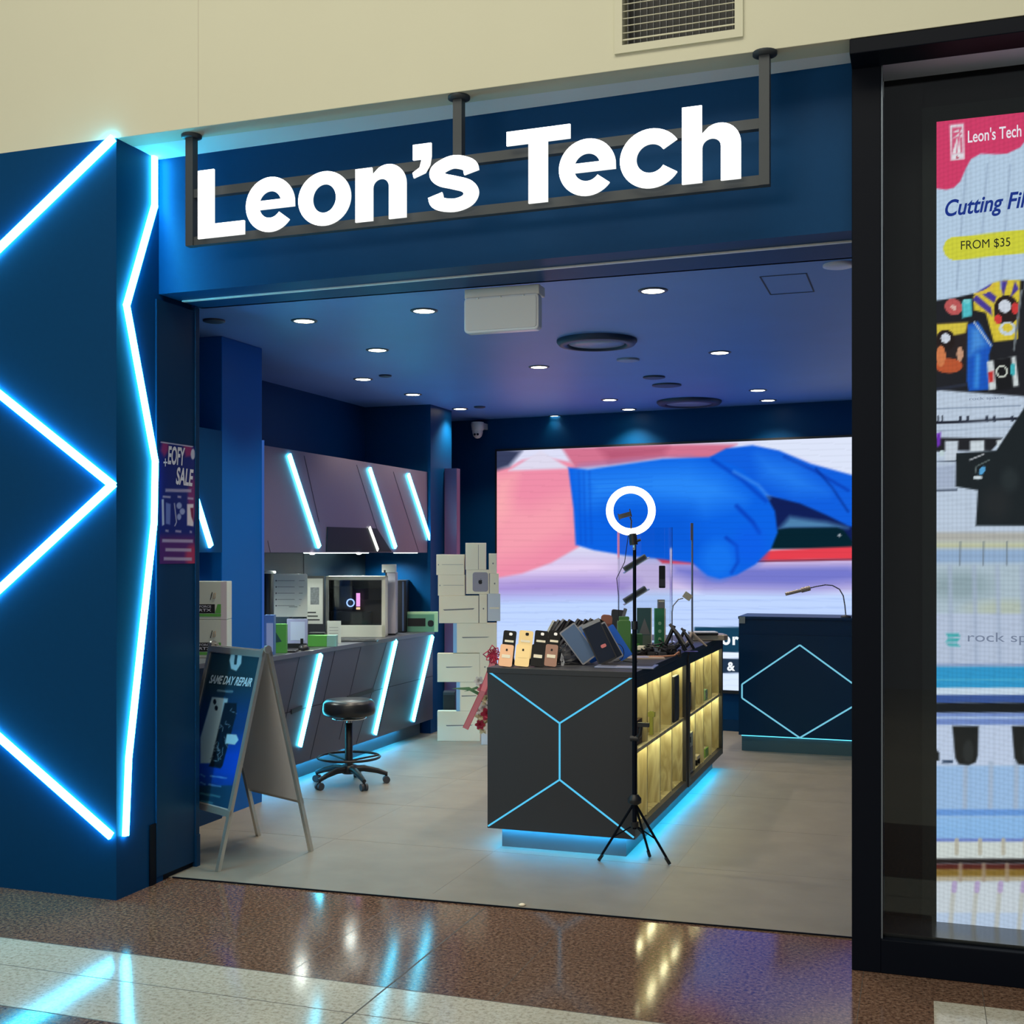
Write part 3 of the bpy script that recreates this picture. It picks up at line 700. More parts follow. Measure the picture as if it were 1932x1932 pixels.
pt = MB(); tq(pt, "+", (308, 880), (315, 880), (308, 865), xq, INKW, (1, 0, 0), bold=0.01); pt.build('lettering', po)

# ------------------------------------------------------------------ hanging sign
SA = (-3.06, 4.53); SB = (-0.551, 4.469)
sn = Vector((SB[1] - SA[1], -(SB[0] - SA[0]), 0)).normalized()
sg = thing('shop_sign', "illuminated shop sign of white letters reading Leon's Tech on a dark hanging frame", 'sign', ((SA[0] + SB[0]) / 2, 4.5, 2.9))
FRM = mat('sign_frame_metal', (0.045, 0.055, 0.065), 0.5, 0.2)
def sp(u, v, off=0.0):
    p = on_line(u, v, SA, SB); return p + sn * off
fmb = MB()
zt = 3.40
def at_s(x, z, off=0): t = (x - SA[0]) / (SB[0] - SA[0]); return Vector((x, SA[1] + t * (SB[1] - SA[1]), z)) + sn * off
xm = sp(866, 200).x
zlo, zhi = 2.925, 3.125
for nm, x in (('hanger', SA[0]), ('hanger', xm), ('hanger', SB[0])):
    hb = MB(); zl = 2.905 if x != xm else 3.11
    hb.prism([at_s(x - 0.019, zl, 0.019), at_s(x + 0.019, zl, 0.019), at_s(x + 0.019, zl, -0.019), at_s(x - 0.019, zl, -0.019)], (0, 0, zt - 0.005 - zl), FRM)
    hb.lathe([(0.045, -0.002), (0.045, -0.012), (0.03, -0.018)], at_s(x, zt), FRM, 20)
    hb.build('hanger', sg)
for z in (2.925, 3.135):
    rb = MB(); rb.prism([at_s(SA[0], z - .019, -0.019), at_s(SB[0], z - .019, -0.019), at_s(SB[0], z - .019, 0.012), at_s(SA[0], z - .019, 0.012)], (0, 0, 0.038), FRM)
    rb.build('rail', sg)
# letters : bl, br, tl pixels
LT = [("L", (386, 457), (473, 446), (386, 329)), ("e", (476, 447), (567, 438), (476, 346)), ("o", (574, 436), (672, 426), (574, 336)), ("n", (681, 426), (776, 415), (681, 324)),
      ("\u2019", (788, 343), (823, 339), (788, 281)), ("s", (817, 410), (912, 401), (817, 306)), ("T", (964, 396), (1083, 381), (964, 257)), ("e", (1062, 381), (1168, 370), (1062, 276)),
      ("c", (1176, 368), (1283, 356), (1176, 258)), ("h", (1292, 356), (1402, 343), (1292, 212))]
SIDE = emis('letter_side_glow', (0.95, 0.97, 0.92), 1.1)
def arcglyph(kind):
    # bold round letters drawn as a ring with a gap, in a unit box
    out = []; a0, a1 = (0, 322) if kind == 'e' else (33, 327); N = 40; rx, ry = 0.5, 0.5; ix, iy = 0.235, 0.245
    V = []; Fs = []
    for k in range(N + 1):
        a = math.radians(a0 + (a1 - a0) * k / N)
        V.append((0.5 + rx * math.cos(a), 0.5 + ry * math.sin(a))); V.append((0.5 + ix * math.cos(a), 0.5 + iy * math.sin(a)))
    if kind == 'e': V[0] = (1.0, 0.42); V[1] = (0.735, 0.42)
    for k in range(N): Fs.append((2 * k, 2 * k + 2, 2 * k + 3, 2 * k + 1))
    if kind == 'e':
        n = len(V); V += [(0.25, 0.42), (0.74, 0.42), (0.74, 0.58), (0.25, 0.58)]; Fs.append((n, n + 1, n + 2, n + 3))
    V = np.array(V); mn = V.min(0); mx = V.max(0); return (V - mn) / (mx - mn), Fs
def setg(ch, V, Fs, bo=0.045):
    V = np.array(V, float); mn = V.min(0); mx = V.max(0); GLY[(ch, bo, 0.0)] = ((V - mn) / (mx - mn), Fs)
def pg(ch, V, bo=0.045): setg(ch, V, [tuple(range(len(V)))], bo)
GLY[('e', 0.045, 0.0)] = arcglyph('e'); GLY[('c', 0.045, 0.0)] = arcglyph('c')
pg('L', [(0, 0), (1, 0), (1, .20), (.35, .20), (.35, 1), (0, 1)])
pg('T', [(.35, 0), (.65, 0), (.65, .81), (1, .81), (1, 1), (0, 1), (0, .81), (.35, .81)])
def arch(k): # right leg and arch of n and h, k = x-height
    o = [(0.34, k * .84)]
    for a in range(120, -1, -10): o.append((.64 + .36 * math.cos(math.radians(a)), k * (.63 + .37 * math.sin(math.radians(a)))))
    o += [(1, 0), (.665, 0)]
    for a in range(0, 181, 15): o.append((.505 + .16 * math.cos(math.radians(a)), k * (.60 + .15 * math.sin(math.radians(a)))))
    return o + [(.345, 0), (0, 0)]
pg('n', arch(1.0) + [(0, .975), (.33, .975)])
pg('h', arch(.745) + [(0, 1), (.34, 1)])
V = []
for q in range(48):
    a = 2 * math.pi * q / 48; V += [(.5 + .5 * math.cos(a), .5 + .5 * math.sin(a)), (.5 + .225 * math.cos(a), .5 + .265 * math.sin(a))]
setg('o', V, [(2 * q, (2 * q + 2) % 96, (2 * q + 3) % 96, 2 * q + 1) for q in range(48)])
cp = [(.86, .66), (.80, .80), (.5, .885), (.22, .80), (.17, .69), (.27, .59), (.5, .52), (.76, .43), (.85, .30), (.76, .17), (.5, .115), (.20, .18), (.13, .33)]
cp = [np.array(p) for p in cp]; cp = [2 * cp[0] - cp[1]] + cp + [2 * cp[-1] - cp[-2]]; pts = []
for i in range(1, len(cp) - 2):
    for q in range(6):
        t = q / 6; p0, p1, p2, p3 = cp[i - 1:i + 3]
        pts.append(.5 * (2 * p1 + (p2 - p0) * t + (2 * p0 - 5 * p1 + 4 * p2 - p3) * t * t + (3 * p1 - p0 - 3 * p2 + p3) * t ** 3))
pts.append(cp[-2]); V = []
for i, p in enumerate(pts):
    d = pts[min(i + 1, len(pts) - 1)] - pts[max(i - 1, 0)]; d = d / np.hypot(*d); n = np.array((-d[1] * .15, d[0] * .115)); V += [tuple(p + n), tuple(p - n)]
setg('s', V, [(2 * q, 2 * q + 1, 2 * q + 3, 2 * q + 2) for q in range(len(pts) - 1)], 0.022)
pg('\u2019', [(.08, 1), (.08, .54), (.52, .54), (.42, .30), (.06, .16), (.12, 0), (.70, .12), (.93, .35), (1, .60), (1, 1)])
for chs, bl, br, tl in LT:
    bo = 0.022 if chs == 's' else 0.045
    lm = MB(); f = lambda u, v: sp(u, v, 0.05)
    Pbl, Pbr, Ptl = f(*bl), f(*br), f(*tl)
    Pbr.z = Pbl.z = (Pbl.z + Pbr.z) / 2; Ptl.x = Pbl.x; Ptl.y = Pbl.y
    V, Fs = glyph(chs, 0.045)
    lm.text(chs, Pbl, Pbr, Ptl, sn, SIGNW, off=0.0, bold=bo)
    lb = MB(); lb.text(chs, Pbl - sn * .001, Pbr - sn * .001, Ptl - sn * .001, sn, SIDE, off=0.0, depth=0.007, bold=bo)
    o = lb.build('letter', sg)
    lm.build('lit_face', None) if False else None
    q = lm.build('letter_face', o, world=False)
    # face given in world coordinates: bring it into the sign's own frame
    for vv in q.data.vertices: vv.co = vv.co - sg.location

# ------------------------------------------------------------------ air grille in the mall wall
vg = thing('air_grille', 'white framed black air grille high in the cream wall', 'vent', ((VX0 + VX1) / 2, YF, VZ0))
m_ = MB(); fwid = 0.03
m_.box((VX0 - fwid, YF - 0.012, VZ0 - fwid), (VX1 + fwid, YF + 0.002, VZ0), WALLW); m_.box((VX0 - fwid, YF - 0.012, VZ1), (VX1 + fwid, YF + 0.002, VZ1 + fwid), WALLW)
m_.box((VX0 - fwid, YF - 0.012, VZ0), (VX0, YF + 0.002, VZ1), WALLW); m_.box((VX1, YF - 0.012, VZ0), (VX1 + fwid, YF + 0.002, VZ1), WALLW)
m_.build('frame', vg)
m_ = MB(); m_.box((VX0, YF + 0.1, VZ0), (VX1, YF + 0.115, VZ1), BLACKP); m_.build('backing', vg)
m_ = MB(); k = 0
z = VZ0 + 0.02
while z < VZ1: m_.box((VX0, YF - 0.004, z), (VX1, YF + 0.001, z + (0.005 if k == 0 else 0.0025)), WALLW); z += 0.0275; k += 1
m_.build('slats', vg)
m_ = MB(); x = VX0 + 0.015; GB = mat('grille_blade', (0.18, 0.19, 0.2), 0.5)
while x < VX1: m_.box((x, YF + 0.014, VZ0), (x + 0.0022, YF + 0.035, VZ1), GB); x += 0.025
m_.build('blades', vg)
# ------------------------------------------------------------------ ceiling fixtures
def spot(loc, e, size=2.05, blend=0.8, col=(1.0, 0.86, 0.66), name='downlight_beam', parent=None):
    l = bpy.data.lights.new(name, 'SPOT'); l.energy = e; l.spot_size = size; l.spot_blend = blend; l.color = col; l.shadow_soft_size = 0.04
    o = bpy.data.objects.new(name, l); COL.objects.link(o)
    if parent is not None: o.parent = parent; o.location = loc
    else: o.location = loc
    return o
DLS = [(574, 605, 'lit ceiling downlight at the front left, nearest the entrance column'), (800, 586, 'lit ceiling downlight just left of the hanging white box'),
       (712, 660, 'lit ceiling downlight behind the front left one'), (685, 715, 'lit ceiling downlight beside the small dark sensor disc on the left'),
       (779, 744, 'lit ceiling downlight fourth along the left cabinet wall'), (868, 771, 'lit ceiling downlight just above the dome camera'),
       (1232, 548, 'lit ceiling downlight in front of the large round diffuser'), (1358, 665, 'lit ceiling downlight alone in the right part of the ceiling'),
       (1017, 692, 'lit ceiling downlight below the large round diffuser'), (1049, 785, 'lit ceiling downlight closest to the back wall above the glove picture'),
       (1150, 754, 'lit ceiling downlight left of the far round diffuser, upper of two'), (1186, 772, 'lit ceiling downlight left of the far round diffuser, lower of two'),
       (1430, 736, 'lit ceiling downlight right of the far round diffuser, upper of two'), (1449, 755, 'lit ceiling downlight right of the far round diffuser, lower of two')]
RIM = mat('downlight_rim', (0.03, 0.04, 0.06), 0.4)
first = None
for u, v, lab in DLS:
    c = on_z(u, v, ZC); loc = (c.x, c.y, ZC)
    if first is None:
        first = thing('ceiling_downlight', lab, 'ceiling light', loc, 0, 'lit ceiling downlights')
        m_ = MB(); m_.lathe([(0.055, -0.002), (0.055, -0.006), (0.070, -0.004), (0.073, 0.0)], (0, 0, 0), RIM, 24, None, False); m_.build('rim', first, world=False)
        m_ = MB(); m_.lathe([(0.0001, -0.004), (0.03, -0.004), (0.055, -0.0035)], (0, 0, 0), WARM, 24); m_.build('lens', first, world=False)
        spot((0, 0, -0.02), 46, parent=first)
    else:
        dup(first, loc, 0, lab)
def disc(u, v, r, m, label, name='ceiling_disc', cat='ceiling fitting', zz=ZC, rim=None):
    c = on_z(u, v, zz); mb = MB(); mb.lathe([(r * 1.0, 0.0), (r, -0.008), (r * 0.8, -0.012), (0.0001, -0.012)], (c.x, c.y, zz), m, 28)
    o = mb.build(name, orig=(c.x, c.y, zz - 0.012)); tag(o, label, cat); return o
DK = mat('ceiling_fitting_dark', (0.02, 0.04, 0.09), 0.5); LT_ = mat('ceiling_fitting_pale', (0.28, 0.34, 0.5), 0.4)
disc(404, 604, 0.06, DK, 'small dark disc on the ceiling beside the entrance pillar', 'smoke_detector', 'detector')
disc(727, 708, 0.045, DK, 'small dark disc on the ceiling right of a lit left downlight', 'smoke_detector', 'detector')
disc(905, 767, 0.05, DK, 'small dark disc on the ceiling above the dome camera', 'smoke_detector', 'detector')
disc(1234, 711, 0.08, DK, 'dark flat disc on the ceiling, upper of two in the middle', 'ceiling_speaker', 'speaker')
disc(1258, 726, 0.11, DK, 'wider dark flat disc on the ceiling, lower of two in the middle', 'ceiling_speaker', 'speaker')
disc(1185, 678, 0.075, LT_, 'pale unlit round ceiling fitting below the large diffuser', 'unlit_downlight', 'ceiling light')
disc(1583, 499, 0.07, mat('bright_fitting', (0.7, 0.68, 0.8), 0.3), 'pale round ceiling fitting near the right edge of the opening', 'unlit_downlight', 'ceiling light')
for u, v, r, lab in ((1126, 642, 0.24, 'large round ceiling air diffuser with a dark ring, nearer one'), (1300, 757, 0.27, 'large round ceiling air diffuser with a dark ring near the back wall')):
    c = on_z(u, v, ZC); t = thing('air_diffuser', lab, 'vent', (c.x, c.y, ZC))
    m_ = MB(); m_.lathe([(r, 0.0), (r * 1.0, -0.012), (r * 0.94, -0.03), (r * 0.76, -0.034), (r * 0.74, -0.01), (r * 0.74, 0.0)], (0, 0, 0), DK, 40, None, False); m_.build('ring', t, world=False)
    m_ = MB(); m_.lathe([(r * 0.73, -0.005), (r * 0.70, -0.022), (0.0001, -0.022)], (0, 0, 0), LT_, 40); m_.build('cone', t, world=False)
# hatch
h0, h1, h2, h3 = on_z(1434, 522, ZC), on_z(1640, 511, ZC), on_z(1640, 548, ZC), on_z(1449, 556, ZC)
hm = MB(); HT = mat('hatch_gap', (0.02, 0.03, 0.06), 0.6)
for a, b in ((h0, Vector((-0.5, h0.y, ZC))), (h0, Vector((h0.x, h3.y, ZC))), (Vector((h0.x, h3.y, ZC)), Vector((-0.5, h3.y, ZC))), (Vector((-0.5, h3.y, ZC)), Vector((-0.5, h0.y, ZC)))):
    hm.bar(a, b, 0.006, 0.002, (0, 0, -1), HT)
tag(hm.build('access_hatch'), 'square access hatch outline in the ceiling at the right', 'hatch')
# hanging white box
pA = on_y(876, 630, 5.13); pB = on_y(1017, 622, 5.13); zt_ = 2.767
hx = thing('emergency_light', 'white ceiling-hung light box with blank grey front, behind the header', 'light box', ((pA.x + pB.x) / 2, 5.13, pA.z))
m_ = MB(); m_.box((pA.x, 5.13, pA.z + 0.16), (pB.x, 5.22, ZC - .055), WHITEP); m_.build('mounting_base', hx, bevel=0.004)
wb = (pB.x - pA.x); hh = 0.165
m_ = MB(); M = Matrix.Translation(((pA.x + pB.x) / 2, 5.15, pA.z + hh / 2)); m_.tbox((wb, 0.05, hh), M, mat('white_gloss', (0.72, 0.78, 0.85), 0.25), 0.02); m_.build('housing', hx, bevel=0.004)
m_ = MB(); M = Matrix.Translation(((pA.x + pB.x) / 2, 5.123, pA.z + hh / 2)); m_.tbox((wb - 0.022, 0.006, hh - 0.022), M, mat('box_front_grey', (0.75, 0.76, 0.76), 0.4), 0.012); m_.build('front_panel', hx)
for k in (-1, 0, 1):
    m_ = MB(); m_.lathe([(0.004, 0), (0.004, 0.004), (0.0001, 0.004)], ((pA.x + pB.x) / 2 + k * 0.11, 5.12, pA.z + hh - 0.008), WHITEP, 8, Matrix.Rotation(math.pi / 2, 3, 'X')); m_.build('screw', hx)
# dome camera
cc = on_line(908, 798, BL_ - Vector((0, .05)), BR_ - Vector((0, .05)))
cm_ = thing('dome_camera', 'white dome security camera high in the back left corner', 'camera', (cc.x, cc.y - 0.1, 2.66))
m_ = MB(); m_.lathe([(0.058, 0.12), (0.062, 0.10), (0.055, 0.045), (0.05, 0.04)], (0, 0, 0), WHITEP, 24); m_.build('mount', cm_, world=False)
m_ = MB(); m_.box((-0.05, 0.02, 0.06), (0.05, 0.17, 0.115), WHITEP); m_.build('wall_bracket', cm_, world=False)
m_ = MB(); m_.lathe([(0.05, 0.045), (0.050, 0.02), (0.040, -0.012), (0.02, -0.03), (0.0001, -0.034)], (0, 0, 0), WHITEP, 24); b_ = m_.build('dome', cm_, world=False)
m_ = MB()
for k in (-1, 1): m_.lathe([(0.011, 0), (0.011, 0.006), (0.0001, 0.006)], (0.005 + k * 0.015, -0.046, 0.0), BLACKP, 12, Matrix.Rotation(math.radians(75), 3, 'X'))
m_.build('lens', cm_, world=False)

# ------------------------------------------------------------------ island counter
IX0, IX1 = -2.157, -1.367; IY0, IY1 = 5.87, 8.61; IB, IT = 0.108, 0.95; IM = 7.285
isl = thing('island_counter', 'long charcoal island counter with blue lit front lines and wooden side shelves', 'counter', ((IX0 + IX1) / 2, (IY0 + IY1) / 2, 0.004))
m_ = MB(); m_.box((IX0 + 0.06, IY0 + 0.06, 0.004), (IX1 - 0.06, IY1 - 0.05, IB), mat('kick_blue_grey', (0.10, 0.13, 0.15), 0.45)); m_.build('plinth', isl)
m_ = MB()
sd = 0.36
m_.box((IX0, IY0, IB), (IX1 - sd - 0.02, IY1, IT - 0.03), CHAR)                # body behind the cubbies
m_.box((IX1 - sd - 0.02, IY0, IB), (IX1, IY0 + 0.03, IT - 0.03), CHAR)
m_.box((IX1 - sd - 0.02, IY1 - 0.03, IB), (IX1, IY1, IT - 0.03), CHAR)
m_.build('body', isl)
m_ = MB(); m_.box((IX0 - 0.002, IY0 - 0.004, IT - 0.03), (IX1 + 0.004, IM - 0.002, IT), CHAR); m_.box((IX0 - 0.002, IM + 0.002, IT - 0.03), (IX1 + 0.012, IY1 + 0.004, IT), CHAR)
m_.build('worktop', isl, bevel=0.002)
# front pattern
nf = (0, -1, 0)
m_ = MB(); zc1, zc2 = 0.675, 0.385; xmid = (IX0 + IX1) / 2
g_ = 0.006
A_ = (IX0 + .004, IY0 - .001, IT - 0.02); B_ = (IX1 - .006, IY0 - .001, IT - 0.02); C_ = (IX0 + .004, IY0 - .001, IB + .01); D_ = (IX1 - .006, IY0 - .001, IB + .01)
U_ = (xmid, IY0 - .001, zc1); L_ = (xmid, IY0 - .001, zc2)
for a, b in ((A_, U_), (B_, U_), (U_, L_), (C_, L_), (D_, L_)): m_.bar(a, b, 0.009, 0.0025, nf, LEDT)
m_.build('light_line', isl)
# frames and cubbies
WOOD = woodmat('pale_oak', (0.80, 0.74, 0.46), (0.55, 0.46, 0.24)); FRW = mat('dark_frame', (0.055, 0.052, 0.05), 0.45)
for (y0, y1, px) in ((IY0 + 0.03, IM - 0.002, 0.0), (IM + 0.002, IY1 - 0.0, 0.008)):
    fb = MB(); X = IX1 + px; t = 0.03
    fb.box((X - 0.03, y0, IB), (X, y1, IB + 0.045), FRW); fb.box((X - 0.03, y0, IT - 0.085), (X, y1, IT - 0.03), FRW)
    fb.box((X - 0.03, y0, IB + .045), (X, y0 + (0.02 if y0 < 7 else 0.045), IT - 0.085), FRW); fb.box((X - 0.03, y1 - 0.045, IB + .045), (X, y1, IT - 0.085), FRW)
    fb.build('shelf_frame', isl)
    ws = MB(); xa, xb = IX1 - sd, X - 0.012; za, zb, zm = IB + 0.045, IT - 0.085, 0.535
    ws.box((xa - 0.018, y0, za - 0.02), (xa, y1, zb + 0.02), WOOD)
    ws.box((xa, y0, za - 0.02), (X - 0.031, y1, za), WOOD); ws.box((xa, y0, zb), (X - 0.031, y1, zb + 0.02), WOOD)
    ws.box((xa, y0, zm - 0.009), (xb, y1, zm + 0.009), WOOD)
    n = 4; ya, yb = y0 + 0.02, y1 - 0.04
    for k in range(n + 1):
        yy = ya + (yb - ya) * k / n
        ws.box((xa, yy - 0.008, za), (xb - 0.01, yy + 0.008, zb), WOOD)
    ws.build('shelves', isl)
    for zz in (zb, zm - 0.009):
        for k in range(n):
            s0 = ya + (yb - ya) * k / n + 0.02; s1 = ya + (yb - ya) * (k + 1) / n - 0.02
            ls = MB(); ls.box((xb - 0.045, s0, zz - 0.006), (xb - 0.03, s1, zz - 0.0005), WARMS); ls.build('shelf_light', isl)
# underglow
m_ = MB(); zz = IB - 0.0005
m_.box((IX0 + 0.045, IY0 + 0.034, zz - 0.002), (IX1 - 0.045, IY0 + 0.046, zz), LEDB)
m_.box((IX1 - 0.046, IY0 + 0.046, zz - 0.002), (IX1 - 0.034, IY1 - 0.05, zz), LEDB)
m_.box((IX0 + 0.034, IY0 + 0.046, zz - 0.002), (IX0 + 0.046, IY1 - 0.05, zz), LEDB)
m_.build('underglow_strip', isl)

# ------------------------------------------------------------------ right counter
RY = 9.38; RX0, RX1, RB, RT = -1.358, -0.43, 0.13, 1.055
rcn = thing('reception_counter', 'tall dark counter with a pale blue hexagon light line at the back right', 'counter', ((RX0 + RX1) / 2, RY + 0.25, 0.004))
m_ = MB(); m_.box((RX0 + 0.02, RY + 0.03, 0.004), (RX1 - .02, RY + 0.46, RB), mat('kick_teal', (0.05, 0.12, 0.15), 0.4)); m_.build('plinth', rcn)
m_ = MB(); m_.box((RX0, RY, RB), (RX1, RY + 0.5, 0.915), NAVY2); m_.box((RX0, RY + 0.008, 0.915), (RX1, RY + 0.5, RT - 0.02), NAVY2); m_.build('body', rcn)
m_ = MB(); m_.box((RX0 - 0.004, RY - 0.004, RT - 0.02), (RX1 + .004, RY + 0.5, RT), NAVY2); m_.build('worktop', rcn, bevel=.002)
m_ = MB(); m_.box((RX0 + 0.004, RY - 0.006, RT - 0.055), (RX0 + 0.05, RY - 0.0, RT - 0.003), mat('grey_plate', (0.3, 0.33, 0.32), 0.4)); m_.build('corner_plate', rcn)
m_ = MB(); q = lambda u, v: on_y(u, v, RY - 0.001); xm_ = q(1509, 1300).x
P1, P2, P3, P4 = q(1509, 1217), q(1400, 1291), q(1400, 1317), q(1509, 1392)
mir = lambda p: Vector((2 * xm_ - p.x, p.y, p.z))
for a, b in ((P1, P2), (P2, P3), (P3, P4), (P1, mir(P2)), (mir(P2), mir(P3)), (mir(P3), P4)): m_.bar(a, b, 0.012, 0.003, nf, LEDG)
m_.build('light_line', rcn)
m_ = MB(); m_.box((RX0 + .02, RY + 0.012, RB - 0.008), (RX1 - .02, RY + 0.024, RB - .001), emis('kick_led_dim', (0.10, 0.62, 0.85), 2.0)); m_.build('kick_light', rcn)

# ------------------------------------------------------------------ left wall cabinets
LX = -3.95; LT0, LT1 = 6.525, 9.395; LH = 0.885
lc = thing('lower_cabinet', 'long dark grey lower cabinet run with slanted light strips, left wall', 'cabinet', (-4.25, 7.96, 0.004))
m_ = MB(); m_.box((-4.575, LT0, 0.004), (-4.06, LT1 - .02, 0.135), mat('kick_blue_grey', (0.1, 0.13, 0.15), 0.45)); m_.build('plinth', lc)
m_ = MB(); m_.box((-4.575, LT0, 0.135), (LX, LT1, LH - 0.03), CABF); m_.build('body', lc)
m_ = MB(); m_.box((-4.575, LT0, LH - 0.03), (LX + 0.012, LT1 + .01, LH), mat('worktop_grey', (0.10, 0.11, 0.14), 0.3)); m_.build('worktop', lc, bevel=0.002)
m_ = MB(); q = lambda u, v: on_x(u, v, LX + 0.0005)
for (a, b) in (((632, 1222), (585, 1432)), ((681, 1213), (640, 1395)), ((730, 1206), (672, 1415)), ((752, 1201), (715, 1380)), ((565, 1236), (520, 1440))):
    A = q(*a); B = q(*b); A.z = min(A.z, LH - .035); B.z = max(B.z, 0.14); m_.bar(A, B, 0.004, 0.0008, (1, 0, 0), BLACKM)
A = q(705, 1302); B = q(818, 1270); A = Vector((LX, LT0 + .3, 0.50)); B = Vector((LX, LT1, 0.50))
m_.bar(A, B, 0.004, 0.0008, (1, 0, 0), BLACKM)
m_.build('panel_gap', lc)
for a, b in (((549, 1343), (569, 1335)), ((655, 1317), (704, 1302))):
    m_ = MB(); m_.bar(q(*a), q(*b), 0.03, 0.006, (1, 0, 0), BLACKP); m_.build('handle', lc)
def cabled(pts, label, grp, X, w_=0.03, parent=None):
    m_ = MB(); fx = lambda u, v: on_x(u, v, X + 0.001)
    m_.bar(fx(*pts[0]), fx(*pts[1]), w_, 0.014, (1, 0, 0), LEDC); m_.build('light_strip', parent)
for p_ in (((604, 1234), (564, 1408)), ((746, 1208), (706, 1385)), ((815, 1200), (778, 1360))): cabled(p_, '', '', LX, 0.038, lc)
m_ = MB(); m_.box((-4.052, 6.7, 0.127), (-4.035, 8.9, 0.133), LEDB); m_.build('kick_light', lc)
bs = MB(); bs.box((-4.6, 6.5, LH), (-4.585, LT1, 1.55), mat('splash_panel', (0.022, 0.045, 0.065), 0.4)); bs.box((-4.585, 8.30, LH), (-4.583, 8.305, 1.55), BLACKM); struct(bs, 'wall_left_splash')
uc = thing('wall_cabinet', 'long grey wall cabinet with three slanted light strips above the left counter', 'cabinet', (-4.3, 7.96, 1.552))
UX = -4.0
m_ = MB(); m_.box((-4.575, LT0, 1.552), (UX, LT1, 2.24), CABU); m_.build('body', uc)
m_ = MB(); q = lambda u, v: on_x(u, v, UX + 0.0005)
for (a, b) in (((574, 860), (602, 985)), ((673, 877), (712, 1000)), ((505, 1020), (510, 1042)), ((742, 890), (790, 1041))):
    m_.bar(q(*a), q(*b), 0.004, 0.0008, (1, 0, 0), BLACKM)
m_.build('panel_gap', uc)
for p_ in (((544, 858), (601, 1032)), ((696, 884), (745, 1033)), ((769, 895), (815, 1033))): cabled(p_, '', '', UX, 0.034, uc)
# dark trapezoid panel on the cabinet face with a glowing strip across it
m_ = MB(); NP = [q(617, 994), q(710, 997), q(738, 1041), q(615, 1041)]
for p_ in NP: p_.z = max(p_.z, 1.5525)
m_.prism([p_ + Vector((0.0, 0, 0)) for p_ in NP], (0.006, 0, 0), mat('trapezoid_dark', (0.008, 0.018, 0.026), 0.5, spec=.2)); m_.build('trapezoid_panel', uc)
m_ = MB(); m_.bar(q(695, 995) + Vector((.007, 0, 0)), q(711, 1038) + Vector((.007, 0, 0)), 0.028, 0.006, (1, 0, 0), emis('trapezoid_glow', (1.0, 1.0, 0.9), 3.0)); m_.build('trapezoid_strip', uc)
m_ = MB(); m_.box((UX - 0.06, 7.35, 1.546), (UX - 0.045, 8.35, 1.5515), COOLS); m_.box((UX - 0.02, 8.75, 1.546), (UX - 0.005, 9.2, 1.5515), COOLS); m_.build('underside_light', uc)
for y_ in (6.85, 7.75, 8.55, 9.2):
    sp_ = spot((-4.3, y_, 1.53), 22, 2.7, 0.8, (0.9, 1.0, 0.92), 'under_cabinet_beam')
for u in (589, 677):
    k = on_x(u, 1045, UX + .003); m_ = MB(); m_.lathe([(0.018, 0), (0.018, -0.012), (0.0001, -0.016)], (k.x, k.y, 1.552), emis('puck_light', (1, 1, 0.92), 6.0), 14); m_.build('puck_light', uc)

# near bay seen between the pillar and the column
nb = thing('near_cabinet', 'short dark cabinet bay between the entrance pillar and the blue column', 'cabinet', (-4.2, 5.62, 0.004))
m_ = MB(); m_.box((-4.575, 5.2, 0.004), (-3.86, 6.02, 0.93), NAVY2); m_.build('body', nb)
m_ = MB(); m_.box((-4.575, 5.2, 0.93), (-3.66, 6.02, 0.955), mat('worktop_grey', (0.1, 0.11, 0.14), 0.3)); m_.build('worktop', nb)
nu = thing('near_wall_cabinet', 'short wall cabinet with one slanted light strip beside the entrance pillar', 'cabinet', (-4.35, 5.62, 1.552))
m_ = MB(); m_.box((-4.575, 5.2, 1.552), (-3.86, 6.02, 2.26), NAVY); m_.build('body', nu)
q = lambda u, v: on_x(u, v, -3.859)
m_ = MB(); m_.bar(q(368, 940), q(396, 1031), 0.036, 0.014, (1, 0, 0), LEDC); m_.build('light_strip', nu)
spot((-4.35, 5.8, 1.53), 16, 2.7, 0.8, (0.9, 1.0, 0.92), 'under_cabinet_beam')
m_ = MB(); m_.box((-3.89, 6.500, 0.885), (-3.872, 6.512, 2.25), emis('column_edge_led', (0.08, 0.25, 0.9), 0.4))
m_.build('edge_strip'); bpy.data.objects['edge_strip']['label'] = 'thin blue glowing vertical edge strip on the blue column'; bpy.data.objects['edge_strip']['category'] = 'light strip'

